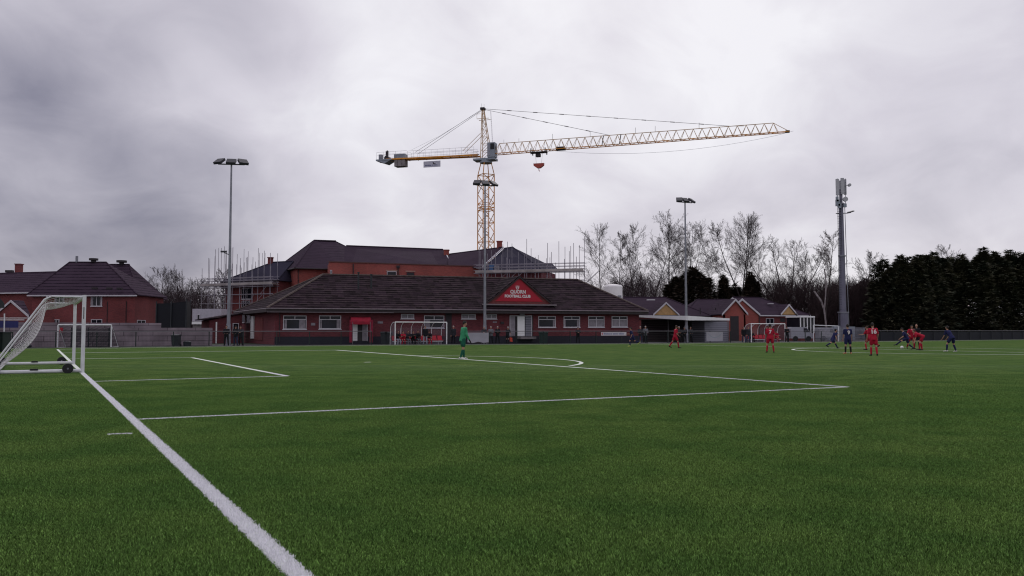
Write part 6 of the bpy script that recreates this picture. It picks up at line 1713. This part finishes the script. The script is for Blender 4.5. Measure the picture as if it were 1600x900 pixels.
# ------------------------------------------------------------------ trees
M_bark = mat('bark', (.045, .035, .036), .9, var=.3, scale=4); M_twig = mat('twigs', (.050, .036, .042), .9, var=.2, scale=2)
M_barkb = mat('birch_bark', (.22, .19, .2), .8, var=.4, scale=3); M_twigr = mat('reddish_twigs', (.05, .03, .034), .9, var=.2)
def bare_tree(px, Y, py_top, label, seed, spread=.5, lean=0, fork=None, trunk_r=.22, twig=M_twig, bark=M_bark, trunk_frac=.24, dens=1.0, name='bare_tree', upr=.35):
    trunk_r *= .72
    r_ = random.Random(seed); b = G(px, Y); Ht = P(px, py_top, Y).z
    t = thing(name, label, 'tree', b)
    mt = MB(); tv, tf = [], []
    U = r_.uniform
    def twigseg(p, q, r0, r1):
        k = len(tv); ang = U(0, 3.14); dx, dy = math.cos(ang), math.sin(ang)
        tv.extend(((p.x - dx * r0, p.y - dy * r0, p.z), (p.x + dx * r0, p.y + dy * r0, p.z), (p.x - dy * r0, p.y + dx * r0, p.z - r0),
                   (q.x - dx * r1, q.y - dy * r1, q.z), (q.x + dx * r1, q.y + dy * r1, q.z), (q.x - dy * r1, q.y + dx * r1, q.z - r1)))
        tf.extend(((k, k + 1, k + 4, k + 3), (k + 1, k + 2, k + 5, k + 4), (k + 2, k, k + 3, k + 5)))
    def grow(p, d, L_, rad, lev):
        nseg = (9, 5, 3, 1)[lev]; wob = (.05, .10, .15, .1)[lev]
        pts = [p]; dd = d.copy()
        for i in range(nseg):
            dd = (dd + V((U(-1, 1), U(-1, 1), U(-.5, .9))) * wob + V((0, 0, upr * .10))).normalized()
            pts.append(pts[-1] + dd * (L_ / nseg))
        for i in range(nseg):
            ra = rad * (1 - .8 * i / nseg); rb = rad * (1 - .8 * (i + 1) / nseg)
            if lev <= 1: mt.tube(pts[i], pts[i + 1], max(ra, .018), max(rb, .015), n=6 if lev == 0 else 4, caps=False)
            else: twigseg(pts[i], pts[i + 1], max(ra * .85, .013), max(rb * .85, .008))
        if lev >= 3: return
        nb_ = (int(28 * dens), 12, 9)[lev]
        for k in range(nb_):
            tt = (trunk_frac + (1 - trunk_frac) * (k + U(0, 1)) / nb_) if lev == 0 else (.12 + .86 * (k + U(0, 1)) / nb_)
            tt = min(tt, .985); f_ = tt * nseg; i = min(int(f_), nseg - 1); q = pts[i].lerp(pts[i + 1], f_ - i); ax = (pts[i + 1] - pts[i]).normalized()
            side_ = Quaternion(ax, U(0, 6.283)) @ ax.orthogonal().normalized()
            an = R(U(34, 62)) if lev == 0 else R(U(26, 58)); nd = (ax * math.cos(an) + side_ * math.sin(an)).normalized()
            if lev == 0:
                h = (tt - trunk_frac) / (1 - trunk_frac); ln = Ht * spread * .74 * (.62 + .55 * h) * (1 - h) ** .55 * U(.7, 1.05) + .6
            else: ln = L_ * U(.26, .46) * (1.15 - .5 * tt)
            grow(q, nd, ln, max(rad * (1 - .75 * tt) * (.36 if lev == 0 else .45), .02), lev + 1)
    d0 = V((lean, 0, 1)).normalized()
    if fork:
        z0, angs = fork; p1 = b + d0 * Ht * z0; mt.tube(b, p1, trunk_r, trunk_r * .85, n=8)
        for a in angs: grow(p1 - UPZ * .1, V((math.sin(R(a)), U(-.2, .2), math.cos(R(a)))).normalized(), Ht * (1 - z0) * U(.92, 1.0), trunk_r * .6, 0)
    else: grow(b, d0, Ht * .97, trunk_r, 0)
    mt.build('trunk', bark, t, smooth=True)
    me = bpy.data.meshes.new('crown'); me.from_pydata([(x - b.x, y - b.y, z) for x, y, z in tv], [], tf); me.materials.append(twig); me.update()
    o = bpy.data.objects.new('crown', me); COL.objects.link(o); o.parent = t
    return t
T1 = [
 (943, 146, 356, dict(spread=.62, seed=1), 'bare tree nearest the white tank, leftmost of the bare row'),
 (967, 150, 362, dict(spread=.36, seed=2, trunk_r=.17), 'slim bare tree rising just right of the white tank'),
 (992, 148, 362, dict(spread=.32, seed=3, trunk_r=.16), 'narrow straight bare tree third in the row from the tank'),
 (1015, 146, 346, dict(spread=.46, seed=4, fork=(.22, (-14, 16)), dens=.8), 'forked bare tree with two stems left of the tallest bare tree'),
 (1045, 144, 330, dict(spread=.5, seed=5, trunk_r=.28), 'tallest bare tree of the row, left of the right floodlight'),
 (1075, 150, 352, dict(spread=.5, seed=6, fork=(.3, (-22, 18, 4)), dens=.75), 'spreading bare tree behind the right floodlight pole'),
 (1160, 140, 343, dict(spread=.5, seed=7, trunk_r=.30, fork=(.3, (-24, 14, 2)), dens=.9), 'broad round topped bare tree above the brick gable'),
 (1231, 142, 372, dict(spread=.5, seed=8, trunk_r=.34, fork=(.24, (-42, -14, 16, 44)), dens=.6, upr=.6), 'heavy limbed pollarded bare tree right of the round topped tree'),
 (1290, 128, 362, dict(spread=.42, seed=9, trunk_r=.2, twig=M_twigr), 'fine twigged birch tree standing just left of the telecom mast'),
 (1345, 134, 398, dict(spread=.6, seed=10, trunk_r=.16, lean=.15), 'small leaning bare tree just right of the telecom mast'),
 (1112, 160, 405, dict(spread=.6, seed=12, trunk_r=.12, dens=.7), 'thin bare tree behind the dark evergreen dome'),
 (1487, 150, 386, dict(spread=.5, seed=13, trunk_r=.2, dens=.9), 'bare tree showing between the conifer tops at right'),
 (1258, 150, 400, dict(spread=.6, seed=14, trunk_r=.16, dens=.9), 'low bare tree between the pollard and the birch'),
 (247, 150, 427, dict(spread=.9, seed=15, trunk_r=.18), 'bare tree against the sky right of the far left houses'),
 (280, 155, 434, dict(spread=.8, seed=16, trunk_r=.18), 'bare tree behind the black net cage'),
 (310, 150, 440, dict(spread=.8, seed=17, trunk_r=.18), 'bare tree left of the scaffolded house'),
 (350, 128, 424, dict(spread=.5, seed=18, trunk_r=.16), 'bare tree behind the left end of the scaffolding'),
]
for px, Y, pt, kw, lab in T1:
    sd_ = kw.pop('seed'); bare_tree(px, Y, pt, lab, sd_, **kw)
# leaning pale birch stems in front of the dark undergrowth
bt = thing('bare_tree', 'pale forked birch trunk leaning before the dark undergrowth beside the mast', 'tree', G(1292, 120))
mb = MB(); s0 = G(1293, 120); s1 = P(1288, 485, 120); mb.path([s0, s1, P(1283, 470, 120), P(1272, 455, 120.5)], .13, 7); mb.build('trunk', M_barkb, bt)
mb = MB(); mb.path([s1, P(1290, 462, 120), P(1291, 440, 120), P(1288, 420, 120)], .09, 6); mb.build('limb', M_barkb, bt)

def scrub(px0, px1, Y, py_top, py_var, n, m_, label, seed, h_seg=1.2, name='undergrowth'):
    """a tangle of bare stems nobody could count"""
    r_ = random.Random(seed); mb = MB()
    for i in range(n):
        px = r_.uniform(px0, px1); yy = Y + r_.uniform(-5, 7); b = G(px, yy)
        e = (px - px0) / (px1 - px0); env = min(1, 6 * e + .3, 6 * (1 - e) + .3)
        Ht = P(px, py_top + py_var * (.5 + .5 * math.sin(px * .11 + seed)) + r_.uniform(0, 14), yy).z * env
        p = b + UPZ * 0.5; d = V((r_.uniform(-.3, .3), r_.uniform(-.3, .3), 1)).normalized(); L_ = Ht / 4
        for k in range(4):
            q = p + d * L_; mb.tube(p, q, .05 * (1 - k * .2), .05 * (.8 - k * .2), n=3, caps=False)
            for j in range(5):
                s = p.lerp(q, r_.random()); dd = (d + V((r_.uniform(-1, 1), r_.uniform(-1, 1), r_.uniform(-.2, .8)))).normalized(); e_ = s + dd * r_.uniform(.7, 1.9)
                mb.tube(s, e_, .022, .010, n=3, caps=False)
                for jj in range(2): s3 = s.lerp(e_, r_.uniform(.4, 1)); d3 = (dd + V((r_.uniform(-1, 1), r_.uniform(-1, 1), r_.uniform(-.5, .8)))).normalized(); mb.tube(s3, s3 + d3 * r_.uniform(.4, .9), .014, .008, n=3, caps=False)
            p = q; d = (d + V((r_.uniform(-.4, .4), r_.uniform(-.4, .4), .2))).normalized()
    o = mb.build(name, m_); tag(o, label, 'undergrowth', kind='stuff'); return o
M_scrub = mat('scrub', (.085, .058, .070), .95, var=.35, scale=.6); M_scrub2 = mat('scrub_dark', (.040, .025, .028), .95, var=.4, scale=.6)
scrub(950, 1050, 156, 428, 12, 330, M_scrub, 'purplish brown tangle of bare scrub behind the bungalow roofs', 1)
scrub(1100, 1215, 156, 444, 12, 200, M_scrub, 'bare scrub behind the plain bungalow roofs', 2)
scrub(1190, 1300, 140, 436, 14, 420, M_scrub2, 'dark reddish undergrowth behind the rightmost bungalow', 3)
scrub(1275, 1400, 134, 440, 12, 620, M_scrub2, 'dark undergrowth around the telecom mast', 4)
scrub(225, 345, 160, 450, 10, 380, M_scrub, 'distant bare scrub between the far houses and the scaffolding', 5)
scrub(20, 235, 170, 470, 6, 60, M_scrub, 'bare scrub far behind the left houses', 6)

def leafmat(name, cA, cB):
    m, nt, b = new_mat(name); N = nt.nodes.new
    g = N('ShaderNodeNewGeometry'); n = N('ShaderNodeTexNoise'); n.inputs['Scale'].default_value = .6; n.inputs['Detail'].default_value = 5; nt.links.new(g.outputs['Position'], n.inputs['Vector'])
    r = N('ShaderNodeValToRGB'); r.color_ramp.elements[0].position = .35; r.color_ramp.elements[1].position = .68
    r.color_ramp.elements[0].color = (*cA, 1); r.color_ramp.elements[1].color = (*cB, 1)
    nt.links.new(n.outputs['Fac'], r.inputs['Fac'])
    ri = N('ShaderNodeMix'); ri.data_type = 'RGBA'; ri.blend_type = 'MULTIPLY'; ri.inputs['Factor'].default_value = 1
    mr = N('ShaderNodeMapRange'); mr.inputs['To Min'].default_value = .55; mr.inputs['To Max'].default_value = 1.5
    nt.links.new(g.outputs['Random Per Island'], mr.inputs['Value']); nt.links.new(r.outputs['Color'], ri.inputs['A']); nt.links.new(mr.outputs['Result'], ri.inputs['B'])
    nt.links.new(ri.outputs['Result'], b.inputs['Base Color']); b.inputs['Roughness'].default_value = .8; b.inputs['Specular IOR Level'].default_value = .1
    return m
M_con = leafmat('conifer_foliage', (.022, .030, .021), (.080, .074, .046)); M_con2 = leafmat('evergreen_foliage', (.024, .022, .018), (.066, .048, .036))
def conifer(px, Y, py_top, w_px, label, seed, shape='cone', m_=None, n=7000, name='conifer', tips=9):
    r_ = random.Random(seed); b = G(px, Y); Ht = P(px, py_top, Y).z; W_ = w_px / F * Y / 2
    t = thing(name, label, 'tree', b)
    mb = MB(); mb.tube(b, b + UPZ * Ht * .9, .3, .06, n=8)
    for k in range(14):
        z = Ht * (.15 + .7 * k / 14); a = r_.uniform(0, 6.28); L_ = W_ * .7 * (1 - z / Ht * .6); mb.tube(b + UPZ * z, b + V((math.cos(a) * L_, math.sin(a) * L_, z + L_ * .35)), .07, .02, n=5)
    mb.build('trunk', M_bark, t)
    # leading plumes give the ragged top line
    plumes = [(0, 0, 1.0)] + [(r_.uniform(-.62, .62), r_.uniform(-.5, .5), r_.uniform(.80, .985)) for _ in range(tips)]
    vs, fs = [], []
    def env(z):
        if shape == 'col': return (1 - z ** 3.2) ** .8 * (1.12 - .25 * z)
        if shape == 'cone': return max(.0, (1 - z) ** .55) * (1 if z > .08 else .9)
        if shape == 'dome': return math.sqrt(max(0, 1 - (z * .98) ** 2.4))
        return (1 - z ** 5) * (.92 + .08 * math.sin(z * 9))
    for i in range(n):
        if r_.random() < .45:
            pl = plumes[r_.randrange(len(plumes))]; zt = pl[2]; q = r_.random() ** 1.0; z = zt * (1 - .45 * q)
            rr = .03 + .30 * (q ** .7); a = r_.uniform(0, 6.283); x = pl[0] + math.cos(a) * rr * r_.uniform(.6, 1); y = pl[1] + math.sin(a) * rr * r_.uniform(.6, 1)
            ox, oy = math.cos(a), math.sin(a)
        else:
            z = r_.random() ** .9; a = r_.uniform(0, 6.283); lump = 1 + .13 * math.sin(a * 5 + z * 11 + seed) + .08 * math.sin(a * 11 - z * 23)
            if r_.random() < .3: z = z ** 1.7
            rr = env(z) * lump * (r_.uniform(.78, 1.02) if r_.random() < .7 else r_.uniform(.1, .8)); zz_ = z * .93; x = math.cos(a) * rr; y = math.sin(a) * rr; ox, oy = math.cos(a), math.sin(a); z = zz_
        p = b + V((x * W_, y * W_, z * Ht + .2))
        # a spray: a small fan of drooping leaf faces
        L_ = r_.uniform(.35, .9); up_ = r_.uniform(-.35, .6); d = V((ox, oy, up_)).normalized(); sd = V((-oy, ox, r_.uniform(-.5, .5))).normalized()
        for j in range(3):
            dj = (d + sd * (j - 1) * .55 + V((0, 0, r_.uniform(-.25, .25)))).normalized(); k0 = len(vs); w2 = L_ * .16
            vs += [tuple(p - sd * w2), tuple(p + sd * w2), tuple(p + dj * L_ * .6 + sd * w2 * .8), tuple(p + dj * L_)]; fs.append((k0, k0 + 1, k0 + 2, k0 + 3))
    me = bpy.data.meshes.new('crown'); off = b
    me.from_pydata([(v[0] - off.x, v[1] - off.y, v[2] - off.z) for v in vs], [], fs); me.materials.append(m_ or M_con); me.update()
    o = bpy.data.objects.new('crown', me); COL.objects.link(o); o.parent = t
    return t
CG = 'tall conifers of the hedge at right'
for args in (
 (1410, 124, 402, 92, 'conifer at the left end of the tall hedge, its outline stepping down to the left', 21, 'col'),
 (1440, 127, 400, 84, 'second conifer from the left end of the hedge with a blunt broken top', 22, 'col'),
 (1463, 130, 396, 76, 'narrow pointed conifer left of the gap where a bare tree shows', 23, 'col'),
 (1505, 131, 400, 88, 'rounded conifer just right of the gap with the bare tree', 24, 'col'),
 (1540, 133, 389, 92, 'highest conifer of the hedge with a flat ragged top', 25, 'col'),
 (1581, 134, 393, 90, 'conifer at the right edge of the picture, cut by the frame side', 26, 'col'),
 (1622, 136, 396, 96, 'conifer mostly outside the right edge of the picture', 27, 'col')):
    c = conifer(*args, n=15000, tips=12); c['group'] = CG
conifer(1392, 126, 440, 62, 'low dark conifer filling the foot of the hedge at its left end', 28, 'dome', n=4500)
conifer(1083, 138, 420, 78, 'dark evergreen dome behind the right floodlight pole', 31, 'dome', M_con2, 8000, 'evergreen_tree', 6)
conifer(1056, 140, 436, 40, 'low evergreen shoulder left of the dark dome', 35, 'dome', M_con2, 3500, 'evergreen_tree', 4)
conifer(1131, 138, 433, 30, 'small pointed conifer right of the dark evergreen dome', 32, 'cone', M_con2, 3000, tips=2)
conifer(1174, 136, 427, 36, 'pointed dark conifer behind the brick gable tops', 33, 'cone', M_con2, 3500, tips=2)
conifer(1355, 137, 438, 64, 'dark evergreen mass right of the telecom mast', 34, 'dome', M_con2, 6000, 'evergreen_tree', 6)
conifer(1150, 142, 446, 40, 'low evergreen between the two pointed conifers', 36, 'dome', M_con2, 3000, 'evergreen_tree', 4)
# a far belt of woodland closes the horizon
r_ = random.Random(9); mb = MB(); vs = []; fs = []
for i in range(26000):
    x = r_.uniform(-900, 1100); y = 420 + r_.uniform(-15, 30) + abs(x) * .1; hh = 7 + 4 * math.sin(x * .021) + 3 * math.sin(x * .057 + 1); z = hh * r_.random() ** .7; s = r_.uniform(.8, 2.2); a = r_.uniform(0, 3.14)
    k0 = len(vs); vs += [(x - s, y, z), (x + s * math.cos(a), y + s * .4, z - s * .5), (x + s * .3, y, z + s)]; fs.append((k0, k0 + 1, k0 + 2))
me = bpy.data.meshes.new('woodland'); me.from_pydata(vs, [], fs); me.materials.append(M_scrub); me.update(); o = bpy.data.objects.new('far_woodland', me); COL.objects.link(o); tag(o, 'far belt of bare woodland along the horizon', 'woodland', kind='stuff')
